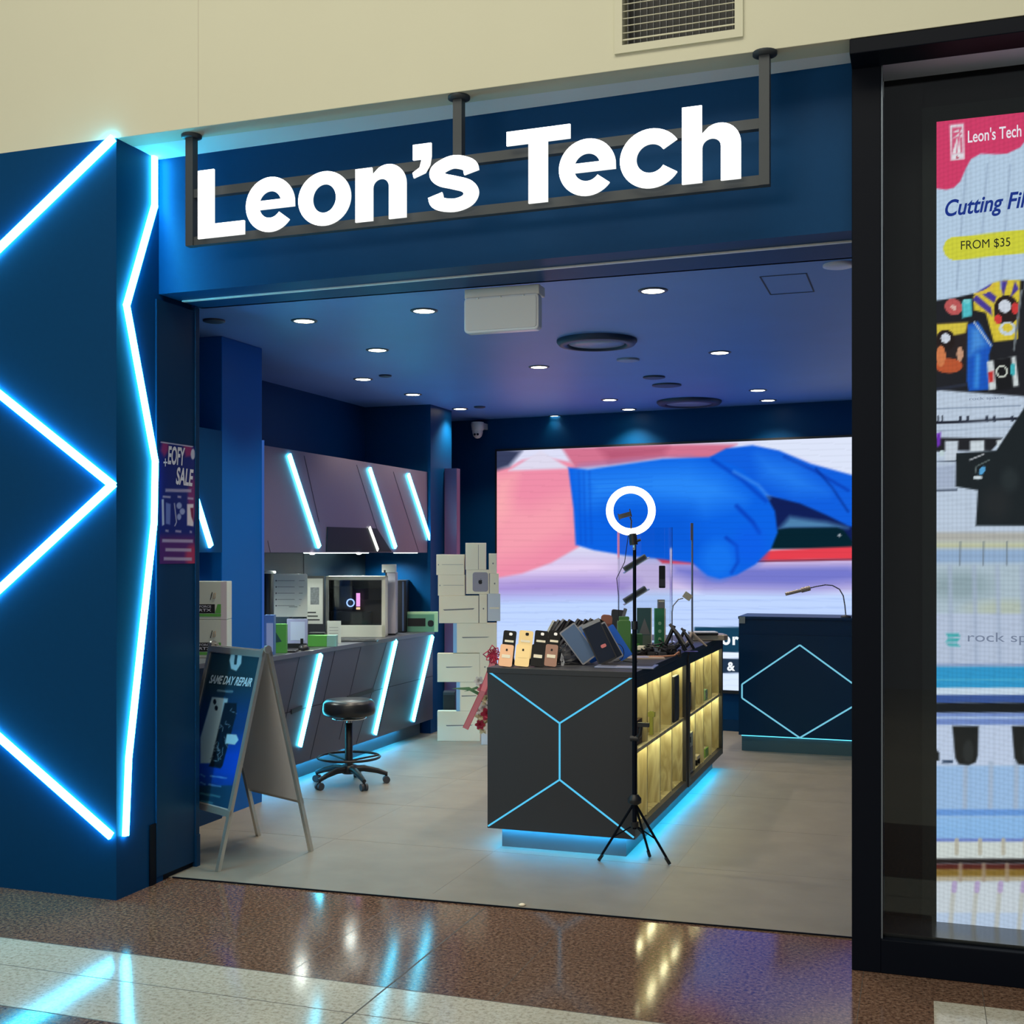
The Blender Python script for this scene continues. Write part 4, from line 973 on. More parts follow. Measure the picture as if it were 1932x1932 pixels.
# ------------------------------------------------------------------ A-frame board
n_ = Vector((0.42, 0.907, 0)).normalized(); W_ = Vector((-n_.y, n_.x, 0)) * 0.50
apx = Vector((-3.106, 5.254, 0)); ctr = apx + W_ / 2
rz_ = math.atan2(-W_.y, -W_.x)                # local +x points from far side to near side
af = thing('a_frame_sign', 'aluminium A-frame pavement sign advertising same day repair, left of the doorway', 'sign', (ctr.x, ctr.y, 0.004), rz_)
hw = 0.25; ht = 1.066; sp_b = 0.265
def leg_pt(side, s, z):   # side -1 = front panel (towards the mall), s = local x
    k = 1 - z / ht; return Vector((s, side * (0.012 + sp_b * k), z))
for side in (-1, 1):
    for s in (-1, 1):
        a = leg_pt(side, s * (hw - 0.012), 0.0); b = leg_pt(side, s * (hw - 0.012), ht)
        m_ = MB(); d = (b - a).normalized(); nn = Vector((1, 0, 0)).cross(d)
        m_.prism([a + Vector((-.012, 0, 0)) - nn * .009, a + Vector((.012, 0, 0)) - nn * .009, a + Vector((.012, 0, 0)) + nn * .009, a + Vector((-.012, 0, 0)) + nn * .009], b - a, ALU)
        m_.build('leg', af, world=False)
    za, zb = 0.27, ht - 0.005
    for z, nm in ((za, 'bottom_rail'), (zb - 0.02, 'top_rail')):
        a = leg_pt(side, -hw, z); b = leg_pt(side, hw, z)
        m_ = MB(); d = (leg_pt(side, 0, ht) - leg_pt(side, 0, 0)).normalized(); o_ = Vector((0, side, 0)) * 0.012
        m_.prism([a - d * .015, a - d * .015 + o_, a + d * .015 + o_, a + d * .015], b - a, ALU); m_.build(nm, af, world=False)
    a = leg_pt(side, -hw + .02, za); b = leg_pt(side, hw - .02, za); c = leg_pt(side, hw - .02, zb - .02); d_ = leg_pt(side, -hw + .02, zb - .02)
    m_ = MB(); m_.prism([a, b, c, d_], Vector((0, -side * 0.006, 0)), mat('board_grey', (0.55, 0.55, 0.56), 0.5)); m_.build('panel', af, world=False)
m_ = MB()
for s in (-1, 1):
    m_.tube([(s * hw - .008, 0, ht - .004), (s * hw + .008, 0, ht - .004)], 0.02, ALU, 12)
m_.build('hinge', af, world=False)
m_ = MB(); p0 = leg_pt(-1, -0.02, 0.66) + Vector((0, 0, 0)); m_.box((-0.0, 0.10, 0.70), (0.01, 0.11, 0.71), BLACKP)
m_ = MB(); p0 = leg_pt(1, -hw + .06, .69) - Vector((0, .009, 0)); m_.tube([p0, leg_pt(1, -hw + 0.2, .69) - Vector((0, .009, 0)), ], 0.007, BLACKP, 6)
m_.build('brace', af, world=False)
Maf = Matrix.LocRotScale(af.location, af.rotation_euler, (1, 1, 1))
fl = lambda s, z, off=0.003: Maf @ (leg_pt(-1, s, z) + Vector((0, -off, 0)))
def ap(u, v):
    P = Paint(u, v, (30, 62, 78)); W = (168, 205, 222)
    P.band(1318, 1520, (22, 62, 120), 60); P.band(1400, 1482, (14, 74, 200), 50); P.band(1482, 1560, (24, 66, 100), 4)
    P.poly([(437, 1228), (457, 1228), (455, 1252), (446, 1266), (436, 1262), (433, 1246)], W, 1); P.line([(446, 1234), (444, 1252)], 5, (30, 62, 78), 1)
    P.poly([(400, 1315), (430, 1318), (428, 1334), (398, 1440), (378, 1440), (378, 1392)], W, 1.2)
    P.ell(405, 1324, 3, 5, (16, 30, 50), 0.2); P.ell(408, 1336, 3, 5, (16, 30, 50), 0.2)
    P.poly([(424, 1326), (447, 1326), (446, 1346), (420, 1444), (416, 1450), (394, 1446), (398, 1436)], (18, 36, 54), 1.2)
    rr = random.Random(3)
    for k in range(16):
        y = 1335 + rr.random() * 105; x = 432 - (y - 1335) * .25 + rr.uniform(-9, 9); P.line([(x, y), (x + rr.uniform(-7, 7), y + rr.uniform(3, 9)), (x + rr.uniform(-9, 9), y + rr.uniform(6, 14))], 1.1, (110, 140, 160), 1)
    P.poly([(428, 1385), (446, 1386), (450, 1396), (443, 1405), (425, 1403)], W, 1)
    for a, b, y in ((397, 427, 1464), (394, 416, 1480), (379, 386, 1461), (379, 387, 1476)): P.line([(a, y), (b, y + 4)], 3, (90, 150, 215), 1, .8)
    P.line([(379, 1497), (414, 1503)], 4, (70, 130, 150), 1, .8); P.line([(379, 1512), (400, 1515)], 4, (70, 130, 150), 1, .8)
    P.line([(411, 1303), (438, 1305)], 4, (110, 150, 170), 1, .8)
    return P.c
o = painted('poster', fl(-hw + .024, .29), fl(hw - .024, .29), fl(-hw + .024, ht - .045), fl(hw - .024, ht - .045), 90, 160, ap, attrmat('board_poster', rough=0.3), af)
def afq(u, v):
    # point of the front panel plane seen at a pixel
    d = Vector(ray(u, v)); o0 = Vector((0, 0, H)); a = fl(0, .3, .0045); n = (fl(.1, .3, .0045) - a).cross(fl(0, .5, .0045) - a).normalized()
    return o0 + d * ((a - o0).dot(n) / d.dot(n))
nfp = (fl(.1, .3) - fl(0, .3)).cross(fl(0, .5) - fl(0, .3)).normalized()
if nfp.dot(Vector((0, 0, H)) - fl(0, .5)) < 0: nfp = -nfp
tm = MB(); tq(tm, "SAME DAY REPAIR", (394, 1289), (473, 1296), (399, 1273), afq, mat('poster_white', (0.5, 0.66, 0.75), 0.4), nfp, bold=0.03, shear=0.15, off=0.0005)
tm.build('lettering', af)

# ------------------------------------------------------------------ stool
stl = thing('swivel_stool', 'black round swivel stool with foot ring and castors by the left counter', 'stool', (-3.62, 7.17, 0.004), 0.3)
LEA = mat('black_leather', (0.016, 0.018, 0.022), 0.32)
m_ = MB(); m_.lathe([(0.10, 0.46), (0.155, 0.462), (0.172, 0.475), (0.176, 0.50), (0.170, 0.545), (0.165, 0.552), (0.15, 0.566), (0.10, 0.572), (0.0001, 0.574)], (0, 0, 0), LEA, 40); m_.build('seat', stl, world=False)
m_ = MB(); m_.tube([(0.11 * math.cos(a), 0.11 * math.sin(a), 0.445 + .0 * a) for a in [k * math.pi / 12 for k in range(24)]], 0.006, CHROME, 6, closed=True); m_.tube([(-0.11, 0, 0.447), (0.11, 0, 0.447)], .005, CHROME, 6)
m_.build('lever_ring', stl, world=False)
m_ = MB(); m_.lathe([(0.05, 0.435), (0.05, 0.46)], (0, 0, 0), BLACKP, 16); m_.lathe([(0.016, 0.40), (0.016, 0.44)], (0, 0, 0), CHROME, 16); m_.lathe([(0.026, 0.10), (0.026, 0.41), (0.018, 0.412)], (0, 0, 0), BLACKP, 20); m_.build('gas_column', stl, world=False)
m_ = MB(); R_ = 0.205
m_.tube([(R_ * math.cos(a), R_ * math.sin(a), 0.185) for a in [k * math.pi / 20 for k in range(40)]], 0.009, BLACKP, 8, closed=True)
for k in range(3):
    a = k * 2.094 + .4; m_.tube([(0.02 * math.cos(a), 0.02 * math.sin(a), 0.16), (R_ * math.cos(a), R_ * math.sin(a), 0.185)], 0.007, BLACKP, 6)
m_.build('foot_ring', stl, world=False)
m_ = MB(); m_.lathe([(0.045, 0.075), (0.052, 0.09), (0.05, 0.13), (0.035, 0.135)], (0, 0, 0), BLACKP, 20); m_.build('hub', stl, world=False)
for k in range(5):
    a = k * 2 * math.pi / 5 + 0.25; ca, sa = math.cos(a), math.sin(a)
    m_ = MB(); m_.tube([(0.03 * ca, 0.03 * sa, 0.105), (0.10 * ca, 0.10 * sa, 0.105), (0.19 * ca, 0.19 * sa, 0.085), (0.255 * ca, 0.255 * sa, 0.062)], [0.024, 0.022, 0.018, 0.014], BLACKP, 8); lg = m_.build('leg', stl, world=False)
    m_ = MB(); c_ = Vector((0.25 * ca, 0.25 * sa, 0.024)); ax = Vector((-sa, ca, 0))
    for s in (-1, 1): m_.tube([c_ + ax * s * 0.006, c_ + ax * s * 0.022], 0.024, DARKG, 16)
    m_.tube([c_ + Vector((0, 0, 0.01)), c_ + Vector((0, 0, 0.045))], 0.009, BLACKP, 8)
    m_.build('castor', stl, world=False)

# ------------------------------------------------------------------ ring light on tripod
rp = Vector((-1.338, 5.735, 0.004))
rl = thing('ring_light', 'glowing ring light on a thin black tripod in front of the island', 'ring light', rp)
zc_ = 1.757; pole_top = 1.60
m_ = MB(); a = -TH  # ring faces the camera, axis along view
Mx = Matrix.Rotation(TH, 3, 'Z') @ Matrix.Rotation(math.pi / 2, 3, 'X')
rc_ = rp + Vector((-0.018, 0, zc_ - .004)); k = [2 * math.pi * i / 48 for i in range(48)]
m_.lathe([(0.088, -0.012), (0.088, 0.010), (0.120, 0.010), (0.120, -0.012), (0.088, -0.012)], rc_, emis('ring_glow', (1.0, 0.97, 0.93), 3.5), 48, Mx, False); m_.build('ring', rl)
m_ = MB(); m_.lathe([(0.086, -0.014), (0.086, -0.02), (0.122, -0.02), (0.122, -0.012)], rc_, WHITEP, 48, Mx, False); m_.build('ring_back', rl)
m_ = MB(); m_.tube([rp + Vector((0, 0, 0.33)), rp + Vector((0, 0, 1.2))], 0.0115, BLACKM, 10); m_.tube([rp + Vector((0, 0, 1.18)), rp + Vector((0, 0, 1.57))], 0.0085, BLACKM, 10)
m_.tube([rp + Vector((0, 0, 1.17)), rp + Vector((0, 0, 1.21))], 0.016, BLACKP, 10); m_.build('pole', rl)
m_ = MB(); m_.tube([rp + Vector((0, 0, 1.56)), rp + Vector((0, 0, 1.585))], .009, CHROME, 8); m_.tube([rp + Vector((-.004, 0, 1.585)), rp + Vector((-.01, 0, 1.64))], 0.02, BLACKP, 10); m_.tube([rp + Vector((0, 0, 1.6)), rp + Vector((0.03, 0, 1.61))], 0.007, BLACKP, 6); m_.build('ball_head', rl)
m_ = MB(); m_.tube([rc_ + Vector((0, 0, -0.10)), rc_ + Vector((0.002, 0, -0.05)), rc_ + Vector((-0.005, 0, -0.03))], 0.004, BLACKP, 6)
M = Matrix.Translation(rc_ + Vector((-0.03, 0, -0.022))) @ Matrix.Rotation(-0.25, 4, 'Y'); m_.tbox((0.06, 0.012, 0.022), M, BLACKP)
m_.tube([M @ Vector((-.032, 0, -.016)), M @ Vector((-.032, 0, .016))], .003, BLACKP, 6); m_.tube([M @ Vector((.03, 0, -.016)), M @ Vector((.03, 0, .024))], .003, BLACKP, 6); m_.build('phone_clamp', rl)
m_ = MB(); m_.tube([rp + Vector((-0.025, -.01, 1.66)), rp + Vector((-0.05, 0, 1.50)), rp + Vector((-.10, .04, 1.42)), rp + Vector((-0.095, .06, 1.33)), rp + Vector((-0.105, .1, 1.27)), rp + Vector((-0.12, .16, 1.2))], 0.002, BLACKP, 5); m_.build('power_cord', rl)
m_ = MB(); m_.lathe([(0.02, 0.31), (0.034, 0.32), (0.034, 0.34), (0.018, 0.36)], rp, BLACKP, 14); m_.tube([rp + Vector((0, 0, .19)), rp + Vector((0, 0, .33))], .011, BLACKM, 8); m_.lathe([(0.02, 0.20), (0.02, 0.225)], rp, BLACKP, 10); m_.build('tripod_hub', rl)
hub = rp + Vector((0, 0, 0.32)); slid = rp + Vector((0, 0, 0.21))
for (u, v, R_) in ((1129, 1625, 0), (1264, 1632, 0), (1219, 1608, 0)):
    f_ = on_z(u, v, 0.004) if v > 1610 else on_z(1219, 1612, 0.004)
    f_ = Vector((f_.x, f_.y, 0.004)); dr = f_ - rp; dr.z = 0
    if dr.length > 0.24: f_ = rp + dr.normalized() * 0.24
    if v < 1610: f_ = Vector((-1.338 + 0.028, 5.735 + 0.22, 0.004))
    m_ = MB(); m_.tube([hub + (f_ - hub).normalized() * .02, f_ + Vector((0, 0, 0.006))], 0.0065, BLACKM, 8); m_.tube([slid, hub + (f_ - hub) * 0.58], 0.004, BLACKM, 6)
    m_.tube([f_ + (hub - f_).normalized() * .004 + Vector((0, 0, 0.003)), f_ + (hub - f_).normalized() * .045], 0.009, BLACKP, 8); m_.build('leg', rl)
m_ = MB(); pz = 0.755 - 0.11
m_.tube([rp + Vector((-.02, 0, .635)), rp + Vector((.02, 0, .635))], .016, BLACKP, 10); m_.tube([rp + Vector((0, 0, 0.62)), rp + Vector((0.03, -.01, .66)), rp + Vector((0.035, -.01, .70))], .009, BLACKP, 8); m_.box(rp + Vector((0.02, -.02, .695)), rp + Vector((0.075, 0.0, .715)), BLACKP)
m_.build('lower_clamp', rl)
# ------------------------------------------------------------------ helpers for small things
def zx(u, X): t = (u - CX) / F; return X / (ct * t - st)
def place(u, z, h): p = at(u, HY, z); return Vector((p.x, p.y, h))
def hz(v, z): return H - (v - HY) / F * z
def facing(name, label, cat, u0, u1, z, surf, group=None, yaw=0.0):
    p = place((u0 + u1) / 2, z, surf); return thing(name, label, cat, p, TH + yaw, group), (u1 - u0) / F * z
def lbox(m, x0, x1, y0, y1, z0, z1, mt): m.box((x0, y0, z0), (x1, y1, z1), mt); return m
CARD = mat('white_card', (0.95, 0.86, 0.66), 0.55); CARDB = mat('white_card_cool', (0.66, 0.70, 0.76), 0.55)
INK = mat('black_ink', (0.012, 0.012, 0.014), 0.5); INKG = mat('grey_ink', (0.22, 0.21, 0.20), 0.5); PAPER = mat('paper', (0.85, 0.88, 0.80), 0.6)
GREEN = mat('green_card', (0.10, 0.42, 0.07), 0.5); TEAL = mat('teal_card', (0.10, 0.42, 0.30), 0.5); GREENL = mat('light_green', (0.50, 0.80, 0.50), 0.5)
def apple(m, cx, y, cz, s, mt):
    pts = [(0, .62), (.2, .72), (.5, .7), (.72, .5), (.6, .3), (.56, .05), (.72, -.2), (.55, -.6), (.3, -.85), (0, -.76), (-.3, -.85), (-.55, -.6), (-.74, -.15), (-.7, .35), (-.45, .68), (-.2, .72)]
    m.poly([(cx + a * s, y, cz + b * s) for a, b in pts], mt)
    m.poly([(cx + a * s, y, cz + b * s) for a, b in ((0, .78), (.28, .95), (.3, 1.25), (.05, 1.05))], mt)

# ------------------------------------------------------------------ white product boxes piled by the back corner
ZB = 9.78
BX = [ # u0,u1,vtop,vbot,style,label,yaw,depth
 (825, 906, 1342, 1400, 'line', 'white laptop box lying on the floor, bottom of the pile', 0.0, .08),
 (861, 908, 1287, 1342, 'line', 'white laptop box with a painted blue lit edge above the bottom box', 0.0, .09),
 (825, 905, 1233, 1287, 'line', 'white laptop box level with the island top, wide one left in the pile', 0.0, .08),
 (905, 923, 1230, 1287, 'dot', 'narrow white box right of the wide laptop box behind the ribbon bow', 0.0, .08),
 (855, 937, 1176, 1232, 'line', 'white laptop box with painted blue lit left edge in the middle of the pile', 0.0, .09),
 (828, 903, 1124, 1176, 'wide', 'white laptop box with a long slim laptop drawing, third row from the top', 0.0, .08),
 (904, 919, 1121, 1176, 'dot', 'narrow white box between two wider ones, third row from the top', 0.0, .08),
 (920, 944, 1120, 1172, 'tab', 'cool white tablet box at the right edge of the pile, third row', 0.0, .06),
 (826, 877, 1085, 1124, 'hline', 'white box with a single line, second row at the left', 0.0, .12),
 (879, 923, 1075, 1121, 'mini', 'white computer box with a grey rounded square picture on it', 0.0, .12),
 (924, 941, 1082, 1120, 'dot', 'small white box, lower of two at the right of the pile', 0.0, .1),
 (823, 876, 1046, 1085, 'hline', 'white box with a single line, top row at the left', 0.0, .12),
 (878, 917, 1024, 1075, 'vline', 'tall white box standing on top of the pile', 0.0, .12),
 (922, 937, 1044, 1082, 'dot', 'small white box, upper of two at the right of the pile', 0.0, .1)]
for i, (u0, u1, vt_, vb_, sty, lab, yaw, dep) in enumerate(BX):
    z0 = max(hz(vb_, ZB), 0.004); z1 = hz(vt_, ZB)
    t, w_ = facing('product_box', lab, 'box', u0, u1, ZB + dep * .1, z0 + 0.0005, 'white product boxes piled in the back corner')
    t.rotation_euler.z = TH
    h_ = z1 - z0 - 0.001; mb = MB(); cm = CARDB if sty == 'tab' else CARD
    lbox(mb, -w_ / 2 + .0008, w_ / 2 - .0008, 0, dep, 0, h_, cm); mb.build('carton', t, world=False, bevel=0.002)
    a = MB(); y = -0.0008; 
    if sty == 'line':
        a.add([(-w_ * .28, y, h_ * .50), (w_ * .28, y, h_ * .52), (w_ * .34, y, h_ * .545), (-w_ * .30, y, h_ * .535)], [(0, 1, 2, 3)], INKG)
        if u0 in (861, 855): a.add([(-w_ / 2, y, 0), (-w_ / 2 + .03, y, 0), (-w_ / 2 + .03, y, h_), (-w_ / 2, y, h_)], [(0, 1, 2, 3)], mat('painted_blue_lit_edge', (0.30, 0.55, 0.85), 0.5))  # blue light on the white left edge, painted as a coloured strip
    elif sty == 'wide': a.add([(-w_ * .36, y, h_ * .46), (w_ * .36, y, h_ * .50), (w_ * .40, y, h_ * .55), (-w_ * .40, y, h_ * .50)], [(0, 1, 2, 3)], INKG)
    elif sty == 'hline': a.add([(-w_ * .30, y, h_ * .5), (w_ * .46, y, h_ * .5), (w_ * .46, y, h_ * .515), (-w_ * .3, y, h_ * .515)], [(0, 1, 2, 3)], INKG); apple(a, -w_ * .42, y, h_ * .5, .006, INKG)
    elif sty == 'vline': a.add([(w_ * .12, y, 0.002), (w_ * .14, y, 0.002), (w_ * .14, y, h_ * .93), (w_ * .12, y, h_ * .93)], [(0, 1, 2, 3)], INKG)
    elif sty == 'tab': a.add([(-w_ * .35, y, h_ * .45), (w_ * .4, y, h_ * .45), (w_ * .4, y, h_ * .5), (-w_ * .35, y, h_ * .5)], [(0, 1, 2, 3)], CARD)
    elif sty == 'mini':
        s_ = w_ * .33; a.tbox((2 * s_, .001, h_ * .8), Matrix.Translation((w_ * .12, y, h_ * .5)), mat('mini_grey', (0.36, 0.34, 0.40), 0.4), .02); apple(a, w_ * .12, y - .001, h_ * .5, .022, INK)
    else: apple(a, w_ * .05, y, h_ * .5, .008, INKG)
    a.build('print', t, world=False)
t, w_ = facing('black_box', 'small black box on the floor beside the white laptop boxes', 'box', 836, 858, 9.95, 0.004)
m_ = MB(); lbox(m_, -w_ / 2, w_ / 2, 0, .15, 0, .38, BLACKP); m_.build('carton', t, world=False, bevel=.002)
m_ = MB(); lbox(m_, -w_ / 2, w_ / 2, -.001, .151, .36, .381, DARKG); m_.build('lid', t, world=False)
t, w_ = facing('pale_carton', 'grey white carton on the floor behind the flowers', 'box', 908, 926, 9.6, 0.004)
m_ = MB(); lbox(m_, -w_ / 2, w_ / 2, 0, .12, 0, .24, CARDB); m_.build('carton', t, world=False, bevel=.002); m_ = MB(); lbox(m_, -w_ / 2, w_ / 2, -.001, .001, .19, .20, INKG); m_.build('tape', t, world=False)

# ------------------------------------------------------------------ flower arrangement
fz_ = 8.75; fp_ = place(926, fz_, 0.004)
fl_ = thing('flower_arrangement', 'basket of flowers with a red bow and pink ribbon beside the island', 'flowers', fp_, TH)
k_ = fz_ / F
m_ = MB(); m_.lathe([(0.06, 0), (0.085, 0.10), (0.10, 0.20), (0.092, 0.20), (0.075, 0.10)], (0.10, 0.02, 0), mat('wicker', (0.22, 0.13, 0.06), 0.7, noise=(60, .4)), 18); m_.build('basket', fl_, world=False)
rnd = random.Random(5)
def lp(u, v, dy=0): return Vector(((u - 926) * k_, dy, hz(v, fz_) - 0.004))
def bloom(p, r, mt, nm='bloom'):
    m = MB()
    for ring, (n, rr, el) in enumerate(((6, 1.0, .25), (5, .7, .7), (4, .4, 1.1))):
        for q in range(n):
            a = q * 2 * math.pi / n + ring * .5; d = Vector((math.cos(a) * math.cos(el), -math.sin(el), math.sin(a) * math.cos(el))); s_ = d.cross(Vector((0, 1, 0))).normalized()
            e = p + d * r * rr; mid = p + d * r * rr * .55
            m.add([p, mid + s_ * r * .38, e + s_ * r * .16, e - s_ * r * .16, mid - s_ * r * .38], [(0, 1, 2, 3, 4)], mt)
    m.build(nm, fl_, world=False)
PET = [mat('petal_cream', (0.75, 0.66, 0.42), 0.6), mat('petal_white', (0.75, 0.72, 0.68), 0.6), mat('petal_pink', (0.55, 0.16, 0.22), 0.6), mat('petal_red', (0.40, 0.02, 0.06), 0.6)]
STEM = mat('stem_green', (0.04, 0.12, 0.04), 0.6); LEAF = mat('leaf_green', (0.05, 0.16, 0.06), 0.45)
for i, (u, v, r, c) in enumerate(((912, 1300, .035, 2), (904, 1285, .03, 1), (918, 1318, .04, 0), (914, 1338, .045, 1), (909, 1350, .04, 0), (916, 1362, .045, 0), (920, 1345, .04, 3), (906, 1366, .03, 3), (922, 1300, .035, 0), (930, 1325, .04, 1), (912, 1374, .035, 0), (924, 1372, .035, 1), (903, 1340, .025, 1), (932, 1350, .04, 2), (934, 1290, .035, 1))):
    p = lp(u, v, -.02 + rnd.uniform(-.04, .03)); bloom(p, r * 1.3, PET[c])
m_ = MB()
for q in range(10): e = lp(rnd.uniform(905, 935), rnd.uniform(1290, 1350), rnd.uniform(-.03, .03)); m_.tube([(0.10, 0.02, .15), e * .6 + Vector((0, 0, .1)), e], .003, STEM, 5)
m_.tube([(0.10, 0.02, .15), lp(936, 1240)], .004, STEM, 5); m_.build('stems', fl_, world=False)
for a, b, c, w_ in (((920, 1318), (885, 1300), (851, 1299), .03), ((915, 1310), (900, 1298), (875, 1305), .025), ((925, 1330), (935, 1290), (938, 1262), .02)):
    A, B_, C2 = lp(*a), lp(*b), lp(*c); m_ = MB(); up = Vector((0, 0, 1)) * w_ * .5; sd_ = Vector((0, -1, 0)) * w_ * .4
    vs = [A, B_ + up, B_ - up * .6 + sd_, C2, (A * .5 + B_ * .5) + up * .9, (A * .5 + B_ * .5) - up * .7 + sd_ * .7, (B_ * .5 + C2 * .5) + up * .6, (B_ * .5 + C2 * .5) - up * .4 + sd_ * .4]
    m_.add(vs, [(0, 5, 4), (4, 5, 2, 1), (1, 2, 7, 6), (6, 7, 3)], LEAF, True); m_.build('leaf', fl_, world=False)
RIB = mat('pink_ribbon', (0.70, 0.22, 0.26), 0.4); RIBR = mat('red_ribbon', (0.55, 0.02, 0.07), 0.4)
m_ = MB(); A, Bq, C2 = lp(934, 1238, -.05), lp(912, 1300, -.13), lp(879, 1371, -.10); w2 = .022
for off, mt, ww in ((0, RIB, w2), (0.0008, RIBR, None)):
    for (p, q) in ((A, Bq), (Bq, C2)):
        if ww: m_.bar(p, q, .044, .0012, (0, -1, 0), mt)
        else:
            dd = (q - p).normalized().cross(Vector((0, -1, 0))).normalized() * .020
            for sg_ in (-1, 1): m_.bar(p + dd * sg_, q + dd * sg_, .003, .002, (0, -1, 0), mt)
m_.build('ribbon', fl_, world=False)
m_ = MB(); bc = lp(931, 1234, -.05)
for q in range(9):
    a = q * 2 * math.pi / 9 + .3; d = Vector((math.cos(a), -.3, math.sin(a))) * rnd.uniform(.05, .085); s_ = Vector((-math.sin(a), 0, math.cos(a))) * .022
    m_.tube([bc, bc + d * .6 + s_, bc + d, bc + d * .6 - s_, bc], .0055, RIBR, 5)
m_.build('bow', fl_, world=False)
# ------------------------------------------------------------------ left counter goods
CS = LH
def goods(name, label, cat, u0, u1, X, yaw=0.0, group=None, surf=CS):
    z = zx((u0 + u1) / 2, X); t, w_ = facing(name, label, cat, u0, u1, z, surf + .0008, group, yaw); return t, w_, z
# white gaming computer
t, w_, z = goods('computer_tower', 'white computer tower with a clear side and coloured lights inside', 'computer', 614, 727, -4.22)
h_ = 115 * z / F; d_ = .21; TW = mat('tower_white', (0.85, 0.85, 0.72), 0.4)
m_ = MB(); fw = .035
lbox(m_, -w_ / 2, w_ / 2, 0, d_, 0, .015, TW); lbox(m_, -w_ / 2, w_ / 2, 0, d_, h_ - .012, h_, TW); lbox(m_, -w_ / 2, -w_ / 2 + .012, 0, d_, 0, h_, TW); lbox(m_, w_ / 2 - .012, w_ / 2, 0, d_, 0, h_, TW)
lbox(m_, -w_ / 2, w_ / 2, d_ - .006, d_, 0, h_, mat('tower_inside', (0.25, 0.26, 0.24), 0.5))
lbox(m_, -w_ / 2, w_ / 2, -.002, .004, h_ - .030, h_, TW); lbox(m_, -w_ / 2, w_ / 2, -.002, .004, 0, .095, TW); lbox(m_, -w_ / 2, -w_ / 2 + .028, -.002, .004, 0, h_, TW); lbox(m_, w_ / 2 - .03, w_ / 2, -.002, .004, 0, h_, TW)
m_.build('case', t, world=False, bevel=.002)
m_ = MB(); lbox(m_, -w_ / 2 + .02, w_ / 2 - .03, .12, .19, .10, h_ - .10, BLACKP); lbox(m_, -w_ / 2 + .03, w_ / 2 - .12, .02, .13, .10, .20, BLACKP); lbox(m_, -w_ / 2 + .05, -.03, .06, .12, .22, h_ - .08, DARKG); m_.build('mainboard', t, world=False)
m_ = MB(); m_.lathe([(.024, 0), (.033, 0), (.033, .008), (.024, .008), (.024, 0)], (-.045, .055, h_ * .56), emis('fan_glow', (0.3, 0.45, 1.0), 2.2), 24, Matrix.Rotation(math.pi / 2, 3, 'X'), False); m_.build('fan_ring', t, world=False)
m_ = MB(); m_.lathe([(.023, 0), (.023, .006), (.0001, .006)], (-.045, .06, h_ * .56), BLACKP, 16, Matrix.Rotation(math.pi / 2, 3, 'X')); m_.build('fan_hub', t, world=False)
m_ = MB(); lbox(m_, 0.0, .03, .05, .058, h_ * .5, h_ * .72, emis('memory_glow', (0.85, 0.35, 0.75), 1.6)); lbox(m_, 0.0, .03, .05, .058, h_ * .45, h_ * .485, emis('memory_glow_warm', (1.0, 0.6, 0.35), 1.6)); m_.build('memory_light', t, world=False)
m_ = MB(); lbox(m_, -w_ / 2 + .028, w_ / 2 - .03, 0, .002, .095, h_ - .03, glassmat('tower_glass', (0.85, 0.88, 0.88))); m_.build('side_window', t, world=False)
t, w_, z = goods('second_computer', 'slim white tower seen edge on beside the clear sided computer', 'computer', 727, 746, -4.06)
h_ = 118 * z / F
m_ = MB(); lbox(m_, -w_ / 2 + .012, w_ / 2, 0, .2, .012, h_, mat('tower_lilac', (0.60, 0.58, 0.66), 0.4)); lbox(m_, -w_ / 2, -w_ / 2 + .012, 0.0, .2, .012, h_, BLACKP); m_.build('case', t, world=False, bevel=.002)
m_ = MB(); lbox(m_, -w_ / 2 + .01, w_ / 2, .01, .19, 0, .014, BLACKP); m_.build('foot', t, world=False)
m_ = MB(); lbox(m_, -w_ / 2 + .013, -w_ / 2 + .018, -.002, .0, .06, h_ * .8, emis('tower_blue', (0.15, 0.15, 1.0), 1.2)); m_.build('light_edge', t, world=False)
hs = h_
t, w_, z = goods('small_white_box', 'small white box resting on top of the slim white tower', 'box', 720, 745, -4.07, surf=CS + hs + .001)
m_ = MB(); lbox(m_, -w_ / 2, w_ / 2, 0.01, .14, 0, .065, mat('white_card2', (0.72, 0.74, 0.72), .5)); m_.build('carton', t, world=False, bevel=.002); m_ = MB(); lbox(m_, -w_ * .35, -w_ * .2, .009, .010, .0, .02, INK); m_.build('print', t, world=False)
t, w_, z = goods('black_computer', 'dark tower computer right of the white one on the left counter', 'computer', 747, 766, -4.12)
h_ = 98 * z / F
m_ = MB(); lbox(m_, -w_ / 2, w_ / 2, 0, .3, 0, h_, BLACKP); m_.build('case', t, world=False, bevel=.003)
m_ = MB(); lbox(m_, w_ * .12, w_ * .3, -.003, 0, .01, h_ - .01, mat('blue_grey_gloss', (0.12, 0.18, 0.32), .2)); m_.build('front_strip', t, world=False)
t, w_, z = goods('keyboard_box', 'green keyboard and mouse box at the far end of the left counter', 'box', 768, 826, -3.97, surf=CS)
h_ = 38 * z / F
m_ = MB(); lbox(m_, -w_ / 2, w_ / 2, 0, .05, 0, h_, GREENL); m_.build('carton', t, world=False, bevel=.002)
m_ = MB(); lbox(m_, -w_ / 2 + .002, w_ / 2 - .03, -.001, 0, 0.002, h_ * .88, mat('mint_print', (0.16, 0.42, 0.28), .5)); lbox(m_, -w_ * .5 + .004, w_ * .10, -.002, -.001, h_ * .28, h_ * .68, BLACKP); m_.tbox((.05, .001, h_ * .32), Matrix.Translation((w_ * .27, -.002, h_ * .42)), BLACKP, .02); m_.build('print', t, world=False)
